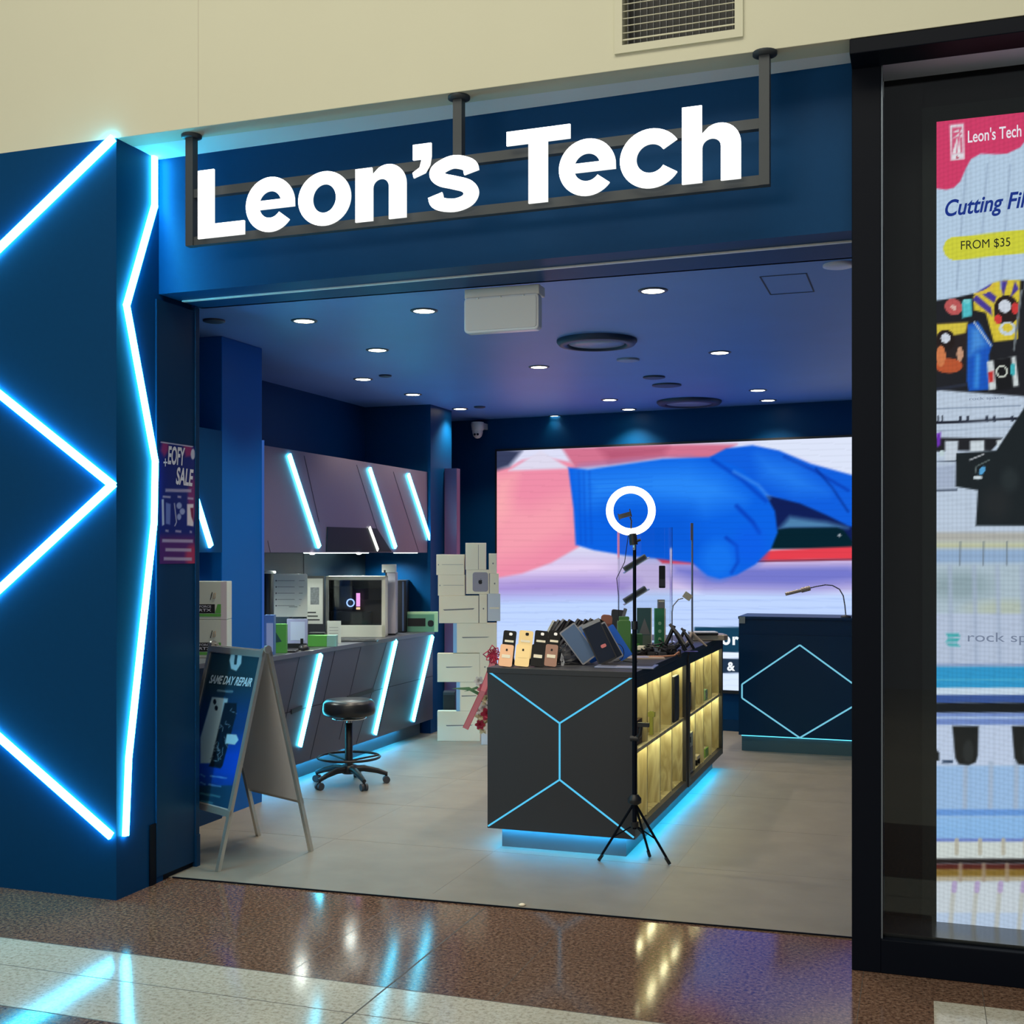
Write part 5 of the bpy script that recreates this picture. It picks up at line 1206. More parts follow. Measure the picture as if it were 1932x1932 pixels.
# price board, green boxes and others at the near end
t, w_, z = goods('price_sheet', 'large acrylic sheet holder with printed price list', 'sign', 517, 580, -4.30)
hb_, ht2 = hz(1164, z) - CS, hz(1083, z) - CS
m_ = MB(); m_.tbox((w_, .004, ht2 - hb_), Matrix.Translation((0, 0, (hb_ + ht2) / 2)), PAPER, .012); m_.build('sheet', t, world=False)
m_ = MB()
for q in range(5):
    yy = ht2 - .05 - q * .045
    lbox(m_, -w_ * .40, w_ * .12, -.0035, -.0022, yy, yy + .003, INKG); lbox(m_, w_ * .25, w_ * (.42 - .03 * q), -.0035, -.0022, yy, yy + .003, INKG); lbox(m_, -w_ * .45, -w_ * .42, -.0035, -.0022, yy - .004, yy + .006, INK)
lbox(m_, -w_ * .05, w_ * .2, -.0035, -.0022, hb_ + .07, hb_ + .074, INKG); m_.build('print', t, world=False)
m_ = MB(); lbox(m_, -.01, .01, .004, .01, 0, ht2 * .8, DARKG); lbox(m_, -.07, .07, -.0, .09, 0, .006, DARKG); m_.build('stand', t, world=False)
t, w_, z = goods('green_box', 'tall green box standing below the price list', 'box', 516, 540, -4.02); h_ = 55 * z / F
m_ = MB(); lbox(m_, -w_ / 2, w_ / 2, 0.0, .05, 0, h_, GREEN); m_.build('carton', t, world=False, bevel=.002); m_ = MB(); m_.poly([(-w_ * .5, -.001, h_ * .85), (w_ * .15, -.001, h_ * .4), (-w_ * .5, -.001, h_ * .35)], mat('dark_green', (0.03, 0.1, 0.1), .4)); m_.build('print', t, world=False)
t, w_, z = goods('desk_screen', 'small pale blue upright display on a black base below the price list', 'display', 541, 580, -4.08); h_ = 57 * z / F
m_ = MB(); lbox(m_, -w_ / 2, w_ / 2, 0.0, .02, .03, h_, mat('lilac_plastic', (0.36, 0.40, 0.62), .4)); m_.build('frame', t, world=False, bevel=.002)
m_ = MB(); lbox(m_, -w_ * .32, w_ * .38, -.001, 0, .06, h_ - .02, mat('pale_blue_panel', (0.50, 0.60, 0.80), .3)); m_.build('panel', t, world=False)
m_ = MB(); lbox(m_, -w_ * .5, w_ * .45, -.03, .06, 0, .04, BLACKP); lbox(m_, w_ * .2, w_ * .33, -.032, -.02, .04, .075, BLACKP); m_.build('base', t, world=False)
t, w_, z = goods('framed_poster', 'dark framed leaflet with a photo standing behind the goods', 'poster', 577, 612, -4.40); h_ = 120 * z / F
m_ = MB(); lbox(m_, -w_ / 2, w_ / 2, 0.0, .01, 0.0, h_, BLACKP); m_.build('frame', t, world=False)
m_ = MB(); lbox(m_, -w_ * .45, w_ * .42, -.001, 0, .12, h_ - .02, mat('leaflet', (0.42, 0.42, 0.38), .5)); lbox(m_, -w_ * .25, w_ * .22, -.002, -.001, h_ * .55, h_ * .82, mat('leaflet_photo', (0.12, 0.13, 0.14), .5, noise=(60, .8)))
for q in range(3): lbox(m_, -w_ * .4, w_ * (.25 - .1 * q), -.002, -.001, h_ * .30 + q * .028, h_ * .30 + q * .028 + .010, INK)
m_.build('leaflet', t, world=False)
t, w_, z = goods('black_device', 'black box shaped device beside the green box', 'device', 581, 612, -4.15); m_ = MB(); lbox(m_, -w_ / 2, w_ / 2, 0, .1, 0, .085, BLACKP); m_.build('body', t, world=False, bevel=.003); m_ = MB(); lbox(m_, -w_ * .4, w_ * .1, -.001, 0, .06, .065, DARKG); m_.build('print', t, world=False)
t, w_, z = goods('low_green_box', 'low bright green box with a teal end lying on the counter', 'box', 576, 634, -4.03); h_ = .078
m_ = MB(); lbox(m_, -w_ / 2, w_ * .2, 0, .09, 0, h_, GREEN); m_.build('carton', t, world=False, bevel=.002); m_ = MB(); lbox(m_, w_ * .2, w_ / 2, 0, .09, 0, h_, mat('teal_end', (0.25, 0.50, 0.45), .5)); m_.build('end_panel', t, world=False)
t, w_, z = goods('price_card', 'small printed card leaning on the white computer tower', 'card', 614, 640, -4.12); h_ = 42 * z / F
t.location = t.location + Vector((.03, -.03, 0))
m_ = MB(); lbox(m_, -w_ / 2, w_ / 2, 0, .002, 0, h_, PAPER); m_.build('card', t, world=False); m_ = MB()
for q in range(4): lbox(m_, -w_ * .35, w_ * .3, -.001, 0, h_ * .3 + q * .022, h_ * .3 + q * .022 + .002, INKG)
m_.build('print', t, world=False)
t, w_, z = goods('camera_mouse', 'small black mouse lying by the counter edge', 'mouse', 559, 584, -3.972)
m_ = MB(); m_.lathe([(.036, 0), (.040, .012), (.032, .028), (.02, .037), (.0001, .038)], (0, .03, 0), BLACKP, 20); m_.build('body', t, world=False); m_ = MB(); lbox(m_, -.003, .003, -.01, .03, .034, .038, DARKG); m_.build('wheel', t, world=False)
t, w_, z = goods('flat_tablet', 'dark tablet lying flat at the near end of the left counter', 'tablet', 517, 557, -4.02); m_ = MB(); m_.box((-w_ / 2, 0, 0), (w_ / 2, .22, .012), DARKG); m_.build('body', t, world=False, bevel=.003); m_ = MB(); m_.box((-w_ / 2 + .01, .01, .012), (w_ / 2 - .01, .21, .0125), INK); m_.build('screen', t, world=False)
t, w_, z = goods('pale_slip', 'pale paper slip on the edge of the left counter', 'paper', 556, 590, -3.965); m_ = MB(); m_.box((-w_ / 2, -.0, 0), (w_ / 2, .03, .0015), PAPER); m_.build('sheet', t, world=False); m_ = MB(); m_.box((-w_ / 3, .01, .0015), (w_ / 3, .013, .002), INKG); m_.build('print', t, world=False)
t, w_, z = goods('open_laptop', 'thin dark laptop lying flat in front of the white computer', 'laptop', 635, 715, -3.99); m_ = MB(); m_.box((-w_ * .45, -.02, 0), (w_ * .45, .09, .012), DARKG); m_.build('base', t, world=False, bevel=.002); m_ = MB(); m_.box((-w_ * .4, 0, .012), (w_ * .4, .08, .016), BLACKP); m_.build('keyboard', t, world=False)
t, w_, z = goods('curved_speaker', 'black curved device with a white rim half hidden by the column', 'device', 495, 513, -4.46); h_ = 140 * z / F
m_ = MB(); m_.lathe([(.045, 0), (.05, .05), (.035, h_ * .5), (.045, h_ - .02)], (0, .05, 0), BLACKP, 20); m_.build('body', t, world=False); m_ = MB(); m_.lathe([(.05, h_ - .02), (.055, h_ - .01), (.05, h_), (.0001, h_)], (0, .05, 0), WHITEP, 20); m_.build('rim', t, world=False)
t, w_, z = goods('phone_carton', 'white and blue phone box below the curved black device', 'box', 499, 517, -4.02); h_ = 75 * z / F
m_ = MB(); lbox(m_, -w_ / 2, w_ / 2, 0, .06, 0, h_, mat('blue_card', (0.10, 0.22, 0.5), .5)); m_.build('carton', t, world=False); m_ = MB(); lbox(m_, -w_ * .3, w_ * .4, -.001, 0, .02, h_ * .8, mat('pale_blue_panel', (0.5, 0.6, 0.8), .3)); m_.build('print', t, world=False)
# graphics card boxes by the entrance
for i, (vt_, vb_, lab) in enumerate(((1171, 1243, 'graphics card box with green and black band, lower of two by the column'), (1098, 1170, 'graphics card box with green and black band, upper of two by the column'))):
    z = 6.75; z0 = .956 + i * (72 * z / F + .001); p = place(396, z, z0)
    t = thing('graphics_card_box', lab, 'box', p, TH, 'graphics card boxes'); w_ = 64 * z / F; h_ = 72 * z / F - .001
    m_ = MB(); lbox(m_, -w_ / 2, w_ / 2, 0, .12, 0, h_, mat('pale_mint_card', (0.62, 0.68, 0.60), .5)); m_.build('carton', t, world=False, bevel=.002)
    m_ = MB(); xr = w_ / 2 - .033; lbox(m_, -w_ / 2, xr - .035, -.001, 0, .035, h_ * .40, INK); m_.poly([(xr - .035, -.001, .035), (xr, -.001, .035), (xr, -.001, h_ * .40), (xr - .02, -.001, h_ * .40)], mat('card_green', (0.12, 0.42, 0.08), .5)); lbox(m_, -w_ / 2, xr, -.001, 0, .016, .032, mat('card_green', (0.12, 0.42, 0.08), .5)); lbox(m_, xr, w_ / 2 - .001, -.0005, 0, 0, h_, mat('lilac_card', (0.66, 0.60, 0.66), .5))
    m_.text("GEFORCE", (-w_ / 2 + .01, -.001, h_ * .31), (xr - .055, -.001, h_ * .31), (-w_ / 2 + .01, -.001, h_ * .37), (0, -1, 0), INKW, bold=.0)
    m_.text("RTX", (-w_ / 2 + .035, -.001, .045), (xr - .055, -.001, .045), (-w_ / 2 + .035, -.001, h_ * .28), (0, -1, 0), INKW, bold=.01)
    m_.tube([(.004, -.002, h_ * .52), (.014, -.002, h_ * .72)], .0022, INK, 5); m_.tube([(.018, -.002, h_ * .55), (.022, -.002, h_ * .68), (.032, -.002, h_ * .70), (.03, -.002, h_ * .56), (.018, -.002, h_ * .55)], .0016, mat('bronze_ink', (0.4, 0.25, 0.15), .4), 5)
    m_.build('print', t, world=False)

# ------------------------------------------------------------------ things on the island
IS = IT + 0.0006
def isl_t(name, label, cat, u, z, group=None, yaw=0.0, surf=IS): return thing(name, label, cat, place(u, z, surf), TH + yaw, group)
# display phones
GOLDR = mat('phone_rose', (0.62, 0.36, 0.22), .3, .4); GOLD = mat('phone_gold', (0.70, 0.52, 0.25), .3, .4); PBL = mat('phone_black', (0.008, 0.008, 0.009), .5, spec=.2); BRZ = mat('phone_bronze', (0.22, 0.11, 0.08), .25, .3)
for (u, w1, mt, mt2, lab, l2) in ((955, .080, GOLDR, PBL, 'rose gold', 'leftmost'), (986, .086, GOLD, GOLD, 'pale gold', 'second from the left'), (1015, .082, PBL, PBL, 'black', 'third from the left'), (1040, .074, BRZ, PBL, 'bronze', 'fourth from the left')):
    t = isl_t('display_phone', 'front row %s phone leaning back on the island corner, %s' % (lab, l2), 'phone', u, 6.27, 'phones in the front row on the island')
    M = Matrix.Translation((0, 0.012, .058)) @ Matrix.Rotation(math.radians(-22), 4, 'X') @ Matrix.Rotation(math.radians(6), 4, 'Y')
    m_ = MB(); m_.tbox((w1 * .88, .008, .120), M, mt, .010); m_.build('body', t, world=False)
    m_ = MB(); m_.tbox((.045, .001, .018), M @ Matrix.Translation((0, -.0048, -.005)), CARD if mt is not GOLD else GOLD, .002); m_.build('price_sticker', t, world=False)
    m_ = MB(); m_.tbox((.010, .002, .012), M @ Matrix.Translation((0, -.0045, .030)), PBL, .003); m_.build('emblem', t, world=False)
    m_ = MB(); m_.box((-.02, .0, 0), (.02, .07, .003), glassmat('clear_acrylic_%d' % u, (0.9, 0.92, 0.92))); m_.build('rest', t, world=False)
    t2 = isl_t('display_phone', 'back row phone rising behind the %s phone on the island corner' % lab, 'phone', u + 5, 6.40, 'phones in the back row on the island')
    M = Matrix.Translation((0, 0.02, .105)) @ Matrix.Rotation(math.radians(-20), 4, 'X') @ Matrix.Rotation(math.radians(6), 4, 'Y')
    m_ = MB(); m_.tbox((w1 * .88, .008, .155), M, mt2, .010); m_.build('body', t2, world=False)
    m_ = MB(); m_.tbox((w1 * .6, .001, .012), M @ Matrix.Translation((0, -.0048, .018)), CARD, .002); m_.build('price_sticker', t2, world=False)
    m_ = MB(); m_.tbox((.018, .003, .016), M @ Matrix.Translation((.005, -.005, .058)), mat('lens_grey', (0.5, 0.5, 0.52), .2, .5) if mt2 is PBL else PBL, .006); m_.build('camera_bump', t2, world=False)
    m_ = MB(); m_.box((-.03, .01, 0), (.03, .08, .03), BLACKP); m_.build('riser', t2, world=False)
# black pouch and rack of cases
t = isl_t('black_pouch', 'crumpled black pouch with cables beside the bronze phone', 'pouch', 1072, 6.40)
m_ = MB(); rr = random.Random(8); NU, NV = 18, 10; vs = []
for j in range(NV + 1):
    for i in range(NU):
        a = 2 * math.pi * i / NU; e = (math.pi / 2) * j / NV; r = 1 + rr.uniform(-.14, .14) * (0 < j < NV)
        vs.append((.105 * r * math.cos(a) * math.cos(e), .07 + .07 * r * math.sin(a) * math.cos(e), .10 * r * math.sin(e)))
m_.add(vs, [(j * NU + i, j * NU + (i + 1) % NU, (j + 1) * NU + (i + 1) % NU, (j + 1) * NU + i) for j in range(NV) for i in range(NU)], mat('pouch_black', (0.03, 0.032, 0.045), .4), False); m_.build('bag', t, world=False)
m_ = MB(); m_.tube([(-.07, -.02, .006), (-.02, -.035, .006), (.02, -.02, .01), (.05, -.03, .006), (.07, -.01, .012)], .003, BLACKP, 6); m_.build('cable', t, world=False)
t = isl_t('white_cable_tag', 'small white tag standing between the bronze phone and the black pouch', 'tag', 1061, 6.33); m_ = MB(); m_.add([(-.012, 0, .03), (.012, 0, .02), (.008, 0, .0), (-.0, 0, .0), (-.004, 0, .07), (-.012, .003, .0)], [(0, 1, 4), (0, 2, 1)], CARDB); m_.box((-.006, 0, 0), (.006, .004, .05), CARDB); m_.build('tag'  , t, world=False); m_ = MB(); m_.box((-.003, -.001, .02), (.003, 0, .025), INK); m_.build('print', t, world=False)
CGS = [mat('case_grey_%d' % q, c, .4) for q, c in enumerate(((.05, .05, .055), (.12, .12, .13), (.03, .03, .04), (.45, .43, .36), (.08, .07, .08), (.22, .22, .24), (.04, .02, .025)))]
t0 = None
names_ = ['leftmost', 'second', 'third', 'fourth', 'fifth', 'sixth', 'seventh', 'eighth', 'ninth', 'tenth', 'eleventh']
cr = [(1030, 3), (1037, 1), (1044, 5), (1051, 2), (1058, 0), (1072, 4), (1080, 1), (1088, 2), (1096, 0), (1104, 4), (1114, 6)]
for i, (u, c) in enumerate(cr):
    t = isl_t('phone_case', 'boxed phone case leaning in the row behind the tablets, %s from the left' % names_[i], 'phone case', u + 5, 6.85 + i * .012, 'phone cases leaning in a row on the island')
    M = Matrix.Translation((0, 0, .112 + .006 * (i % 3))) @ Matrix.Rotation(math.radians(28 + 4 * (i % 3)), 4, 'Y') @ Matrix.Rotation(math.radians(62), 4, 'Z')
    m_ = MB(); m_.tbox((.10, .013, .205), M, CGS[c], .008); m_.build('shell', t, world=False)
    m_ = MB(); m_.tbox((.08, .001, .15), M @ Matrix.Translation((0, -.0072, 0)), CGS[(c + 2) % 7], .006); m_.build('insert', t, world=False)
# leaning tablets and phones
def slab(name, label, u, z, ang, w1, h1, mts, ux=0, d=.008, yaw=0, tilt=-12, group=None):
    t = isl_t(name, label, 'tablet', u, z, group, yaw)
    ext = abs(math.sin(math.radians(ang))) * w1 / 2 + abs(math.cos(math.radians(ang))) * h1 / 2
    M = Matrix.Translation((0, .03, ext * .97)) @ Matrix.Rotation(math.radians(tilt), 4, 'X') @ Matrix.Rotation(math.radians(ang), 4, 'Y')
    m_ = MB(); m_.tbox((w1, d, h1), M, mts[0], .008); m_.build('body', t, world=False)
    m_ = MB(); m_.tbox((w1 * .88, .001, h1 * .92), M @ Matrix.Translation((0, -d / 2 - .0006, 0)), mts[1], .004); m_.build('panel', t, world=False); return t, M
BLG = mat('blue_grey_glass', (0.10, 0.16, 0.28), .2); BLU = mat('bright_blue', (0.01, 0.12, 0.60), .3); DKB = mat('dark_blue_glass', (0.012, 0.018, 0.035), .15); SIL = mat('silver_edge', (0.35, 0.35, 0.38), .3, .6); PINKS = mat('tiny_pink', (0.7, 0.2, 0.2), .4)
slab('leaning_tablet', 'blue grey glass tablet leaning left at the front of the pile', 1092, 6.35, -36, .10, .215, (SIL, BLG))
slab('leaning_tablet', 'silver edged blue tablet just behind the blue grey one', 1108, 6.52, -36, .09, .20, (SIL, mat('pale_blue_glass', (0.16, 0.24, 0.42), .2)))
slab('leaning_tablet', 'narrow bright blue panel between two leaning tablets', 1110, 6.44, -25, .05, .17, (BLU, BLU))
t_, M_ = slab('screen_panel', 'large black replacement screen leaning in the middle of the pile', 1131, 6.33, -24, .105, .235, (BLACKP, DKB))
m_ = MB(); m_.tbox((.105, .002, .02), M_ @ Matrix.Translation((0, -.006, .107)), mat('grey_tape', (.25, .26, .28), .4)); m_.tbox((.03, .002, .018), M_ @ Matrix.Translation((.012, -.006, -.03)), PINKS, .006); m_.build('sticker', t_, world=False)
slab('screen_panel', 'second black screen leaning behind the large one', 1146, 6.45, -28, .09, .215, (SIL, DKB))
slab('leaning_tablet', 'bright blue backed phone leaning at the right of the pile', 1165, 6.58, -32, .075, .20, (BLU, BLU))
t = isl_t('loose_cable', 'thin black cable looped over the bright blue phone', 'cable', 1172, 6.5); m_ = MB(); m_.tube([(-.03 + .045 * math.cos(a), .0, .055 + .05 * math.sin(a)) for a in [k * math.pi / 9 for k in range(18)]], .0022, BLACKP, 5, closed=True); m_.build('loop', t, world=False); m_ = MB(); m_.tube([(0.01, 0, .01), (.06, .0, .004), (.09, .02, .004)], .003, BLACKP, 5); m_.build('tail', t, world=False)
# laptop lying with its lid back
t = isl_t('flat_laptop', 'silver laptop base lying flat near the front right corner of the island', 'laptop', 1162, 6.20, None, -0.25, IT + .0006)
m_ = MB(); m_.box((-.11, -.02, 0), (.20, .17, .008), mat('laptop_blue_silver', (0.28, 0.32, 0.48), .3, .5)); m_.build('base', t, world=False, bevel=.002)
m_ = MB(); m_.box((-.09, .06, .008), (.18, .16, .0095), INK); m_.build('keyboard', t, world=False); m_ = MB(); m_.box((0, .0, .008), (.09, .05, .009), mat('trackpad', (.36, .38, .5), .3)); m_.build('trackpad', t, world=False)
t = isl_t('flat_board', 'tan board lying flat behind the silver laptop', 'board', 1225, 6.72); m_ = MB(); m_.box((-.12, 0, 0), (.09, .17, .006), mat('tan_board', (.42, .34, .28), .4)); m_.build('board', t, world=False); m_ = MB(); m_.box((-.10, .02, .006), (.0, .12, .008), mat('lilac_sheet', (.35, .36, .55), .3)); m_.build('sheet', t, world=False)
# brown wallet, green case etc.
t = isl_t('brown_wallet', 'pink brown wallet case standing left of the green case', 'wallet', 1143, 7.05); h_ = .20
m_ = MB(); m_.tbox((.066, .03, .205), Matrix.Translation((0, .02, .13)) @ Matrix.Rotation(.08, 4, 'Y'), mat('wallet_brown', (.36, .14, .10), .45), .02); m_.build('cover', t, world=False)
m_ = MB(); m_.tbox((.070, .034, .02), Matrix.Translation((0, .02, .17)), mat('wallet_dark', (.22, .08, .06), .45)); m_.box((-.03, 0, 0), (.03, .05, .03), BLACKP); m_.build('strap', t, world=False)
t = isl_t('green_case', 'rounded green plastic case standing behind the tripod pole', 'case', 1178, 7.0)
m_ = MB(); m_.tbox((.078, .06, .205), Matrix.Translation((0, .03, .1025)), mat('moss_green', (.08, .22, .06), .45), .018); m_.build('body', t, world=False, bevel=.004); m_ = MB(); m_.tbox((.06, .04, .02), Matrix.Translation((0, .03, .214)), mat('moss_green', (.08, .22, .06), .45), .006); m_.build('lid', t, world=False)
t = isl_t('green_carton', 'plain dark green box half hidden right of the green case', 'box', 1203, 7.1); m_ = MB(); m_.box((-.04, 0, 0), (.03, .07, .115), mat('deep_green', (.03, .13, .05), .5)); m_.build('carton', t, world=False, bevel=.002); m_ = MB(); m_.box((-.03, -.001, .05), (.01, 0, .06), GREEN); m_.build('print', t, world=False)
t = isl_t('clear_case', 'grey clamshell case standing above the brown wallet', 'case', 1165, 7.3); m_ = MB(); m_.tbox((.085, .03, .2), Matrix.Translation((0, .02, .15)) @ Matrix.Rotation(.1, 4, 'Y'), DARKG, .012); m_.build('shell', t, world=False); m_ = MB(); m_.tbox((.02, .032, .08), Matrix.Translation((.04, .02, .22)) @ Matrix.Rotation(.3, 4, 'Y'), CGS[5], .005); m_.box((-.04, 0, 0), (.04, .05, .05), BLACKP); m_.build('hinge', t, world=False)
t = isl_t('picture_box', 'dark teal packaged accessory box with a triangular picture', 'box', 1216, 7.3); m_ = MB(); m_.box((-.045, 0, 0), (.045, .03, .262), mat('teal_pack', (.05, .12, .12), .35)); m_.build('carton', t, world=False, bevel=.002)
m_ = MB(); m_.poly([(-.035, -.001, .10), (.035, -.001, .10), (.0, -.001, .20)], mat('pack_grey', (.2, .2, .2), .4)); m_.poly([(-.035, -.001, .01), (.035, -.001, .01), (.035, -.001, .095), (-.035, -.001, .095)], mat('pack_green', (.14, .18, .14), .4)); m_.box((.04, -.002, 0), (.045, 0, .262), CARD); m_.build('print', t, world=False)
t = isl_t('tall_green_box', 'narrow light green box standing right of the packaged accessory box', 'box', 1246, 7.6); m_ = MB(); m_.box((-.035, 0, 0), (.025, .05, .245), mat('leaf_card', (.06, .32, .14), .5)); m_.build('carton', t, world=False, bevel=.002); m_ = MB()
for q in range(3): m_.tbox((.02, .001, .022), Matrix.Translation((-.004, -.001, .05 + q * .05)), GREENL, .009)
m_.box((.025, -.001, 0), (.034, .05, .245), CARD); m_.build('print', t, world=False)
t = isl_t('grey_cube', 'small grey box on top of the narrow green box', 'box', 1248, 7.6, surf=IT + .2462); m_ = MB(); m_.box((-.022, 0, 0), (.022, .04, .055), mat('cube_grey', (.3, .3, .3), .5)); m_.build('carton', t, world=False, bevel=.001); m_ = MB(); m_.box((-.018, -.001, .04), (.018, 0, .048), CARD); m_.build('print', t, world=False)
# acrylic display stand with phones
zA = 7.95; tA = isl_t('acrylic_stand', 'tall clear acrylic display stand with tilted shelves on the island', 'display stand', 1218, zA); kA = zA / F
CLR = glassmat('clear_acrylic', (0.93, 0.95, 0.97)); hA = hz(995, zA) - IT; xA = 50 * kA
m_ = MB()
for s in (-1, 1): m_.box((s * xA - .004, 0, 0), (s * xA + .004, .10, hA), CLR)
m_.build('side_panel', tA, world=False)
m_ = MB(); m_.box((-xA, .09, 0.1), (xA, .095, hA), CLR); m_.build('back_panel', tA, world=False); m_ = MB(); m_.box((-xA - .02, -.02, 0), (xA + .02, .12, .008), CLR); m_.build('foot', tA, world=False)
for (va, nm) in ((1062, 'upper'), (1122, 'lower')):
    zz_ = hz(va, zA) - IT
    M = Matrix.Translation((-.07, .02, zz_)) @ Matrix.Rotation(math.radians(-32), 4, 'Y')
    m_ = MB(); m_.tbox((.2, .09, .005), M @ Matrix.Translation((0, 0, -.02)), mat('clear_white', (.6, .68, .75), .2)); m_.build('shelf', tA, world=False)
    wp = tA.matrix_basis @ Vector((-.07, .02, zz_)); t = thing('demo_phone', 'grey phone block resting on the %s tilted shelf of the acrylic stand' % nm, 'phone', wp, TH)
    M2 = Matrix.Rotation(math.radians(-32), 4, 'Y'); m_ = MB(); m_.tbox((.17, .07, .03), M2, mat('phone_grey_green', (.12, .15, .14), .4)); m_.build('body', t, world=False, bevel=.003); m_ = MB(); m_.tbox((.15, .001, .018), M2 @ Matrix.Translation((0, -.036, 0)), DARKG); m_.build('edge', t, world=False)
wp = tA.matrix_basis @ Vector((33 * kA, .05, hz(1110, zA) - IT)); t = thing('black_demo_phone', 'black phone standing upright inside the acrylic stand', 'phone', wp, TH)
m_ = MB(); m_.tbox((.042, .01, .15), Matrix.Translation((0, 0, .075)), BLACKP, .006); m_.build('body', t, world=False); m_ = MB(); m_.tbox((.036, .012, .05), Matrix.Translation((0, -.003, .035)), DARKG); m_.build('holder', t, world=False)
# metal pole stand
zM = 7.6; t = isl_t('metal_pole_stand', 'thin grey metal pole stand with splayed beige foot on the island', 'stand', 1306, zM)
hM = hz(987, zM) - IT; m_ = MB(); m_.tube([(0, 0, .06), (0, 0, hM - .1)], .006, mat('grey_metal', (.28, .30, .36), .35, .6), 8); m_.box((-.01, -.006, hM - .11), (.006, .006, hM), mat('grey_metal', (.28, .30, .36), .35, .6)); m_.build('pole', t, world=False)
m_ = MB(); BG = mat('beige_plastic', (.52, .43, .34), .4)
for dx, dy in ((.09, -.02), (-.05, -.04), (.0, .07)): m_.tube([(0, 0, .09), (dx * .3, dy * .3, .06), (dx, dy, .006)], [.012, .01, .006], BG, 6)
m_.build('foot', t, world=False)
# mini lamp
zL = 7.3; t = isl_t('clip_lamp', 'small gooseneck lamp with a square cream head over the cable heap', 'lamp', 1268, zL)
kL = zL / F; q3 = lambda u, v: Vector(((u - 1268) * kL, 0, hz(v, zL) - IT))
m_ = MB(); m_.tube([(0, 0, .004), q3(1268, 1155), q3(1270, 1143), q3(1280, 1131), q3(1289, 1129)], .004, SIL, 6); m_.build('neck', t, world=False)
m_ = MB(); m_.tbox((.05, .02, .04), Matrix.Translation(q3(1297, 1125)) @ Matrix.Rotation(.6, 4, 'Y'), mat('lamp_cream', (.66, .58, .42), .4), .004); m_.build('head', t, world=False)
m_ = MB(); m_.lathe([(.03, 0), (.03, .01), (.012, .014)], (0, 0, 0), BLACKP, 14); m_.build('base', t, world=False)
# cable heap and gimbals
t = isl_t('cable_heap', 'tangled heap of black cables and chargers on the island', 'cables', 1238, 6.95)
m_ = MB(); rr = random.Random(21)
for q in range(16):
    p = Vector((rr.uniform(-.11, .10), rr.uniform(-.03, .08), .006)); pts = []
    for s in range(9): pts.append(p.copy()); p = p + Vector((rr.uniform(-.05, .05), rr.uniform(-.035, .035), rr.uniform(-.025, .03))); p.z = min(max(p.z, .005), .06 + .03 * (p.x > 0)); p.x = min(max(p.x, -.13), .13); p.y = min(max(p.y, -.05), .09)
    m_.tube(pts, .0045, BLACKP, 5)
m_.build('cables', t, world=False)
for q, (x, y, z_, mt) in enumerate(((-.09, -.03, .012, BLACKP), (-.03, -.03, .014, BLACKP), (.05, -.02, .03, BLACKP), (-.085, .01, .045, CARD), (.03, -.04, .012, DARKG), (-.03, .03, .03, BLACKP), (.09, .0, .05, BLACKP))):
    m_ = MB(); m_.tbox((.045, .03, .024), Matrix.Translation((x, y, z_)) @ Matrix.Rotation(rr.uniform(-.4, .4), 4, 'Z'), mt); m_.build('plug', t, world=False, bevel=.002)
t = isl_t('orange_cable', 'brown orange ribbon cable lying right of the cable heap', 'cable', 1270, 6.85); m_ = MB(); m_.tube([(-.14, -.03, .006), (-.06, -.045, .008), (.0, -.04, .012), (.03, -.02, .03), (.035, 0, .012)], .006, mat('copper_cable', (.42, .18, .10), .4), 6); m_.build('cable', t, world=False); m_ = MB(); m_.box((.03, -.01, 0), (.045, .02, .045), BLACKP); m_.build('plug', t, world=False)
for q, (u, z_, sc, lab) in enumerate(((1272, 7.2, 1.0, 'folding black gimbal standing with crossed arms at the right of the cable heap'), (1292, 7.35, .8, 'smaller black gimbal leaning against the pole stand'))):
    t = isl_t('phone_gimbal', lab, 'gimbal', u, z_, 'black gimbals'); 
    for pts, nm, r in ((((-.07, 0, .01), (-.03, 0, .09), (.0, 0, .16)), 'arm', .012), (((.07, 0, .01), (.03, 0, .08), (-.01, 0, .15)), 'arm', .011), (((-.03, -.02, .17), (.03, -.02, .10), (.06, -.02, .05)), 'handle', .009), (((-.02, 0, .005), (.03, .0, .05)), 'grip', .016)):
        m_ = MB(); m_.tube([Vector(p) * sc for p in pts], r * sc, BLACKP if nm != 'handle' else mat('gimbal_silver', (.30, .28, .25), .3, .5), 8); m_.build(nm, t, world=False)
# tray at the far end
t = thing('far_tray', 'beige octagonal tray on the far end of the island', 'tray', place(1334, 8.25, IS), TH)
m_ = MB(); zt8 = 8.25 / F; pts = [(-.11, -.10), (.10, -.10), (.135, -.05), (.135, .08), (.09, .13), (-.11, .13)]; m_.prism([(x, y, 0) for x, y in pts], (0, 0, .035), mat('tray_beige', (.52, .43, .32), .4)); m_.build('tray', t, world=False, bevel=.004); m_ = MB(); m_.prism([(x * .9, y * .9, .035) for x, y in pts], (0, 0, .003), mat('tray_edge', (.40, .33, .24), .4)); m_.build('liner', t, world=False)
t = thing('tray_tablet', 'black tablet with a white edge lying on the beige tray', 'tablet', place(1328, 8.2, IS + .039), TH); m_ = MB(); m_.box((-.10, -.06, 0), (.09, .07, .012), BLACKP); m_.build('body', t, world=False, bevel=.002); m_ = MB(); m_.box((-.10, -.05, .012), (.09, .075, .018), CARDB); m_.build('cover', t, world=False)
t = thing('blue_mat', 'flat blue sheet under the foot of the metal pole stand', 'mat', place(1288, 7.25, IS), TH); m_ = MB(); m_.box((-.06, -.03, 0), (.09, .02, .0012), mat('violet_mat', (.10, .08, .35), .3)); m_.build('sheet', t, world=False); m_ = MB(); m_.box((-.05, -.02, .0012), (.0, .01, .0016), BLG); m_.build('print', t, world=False)

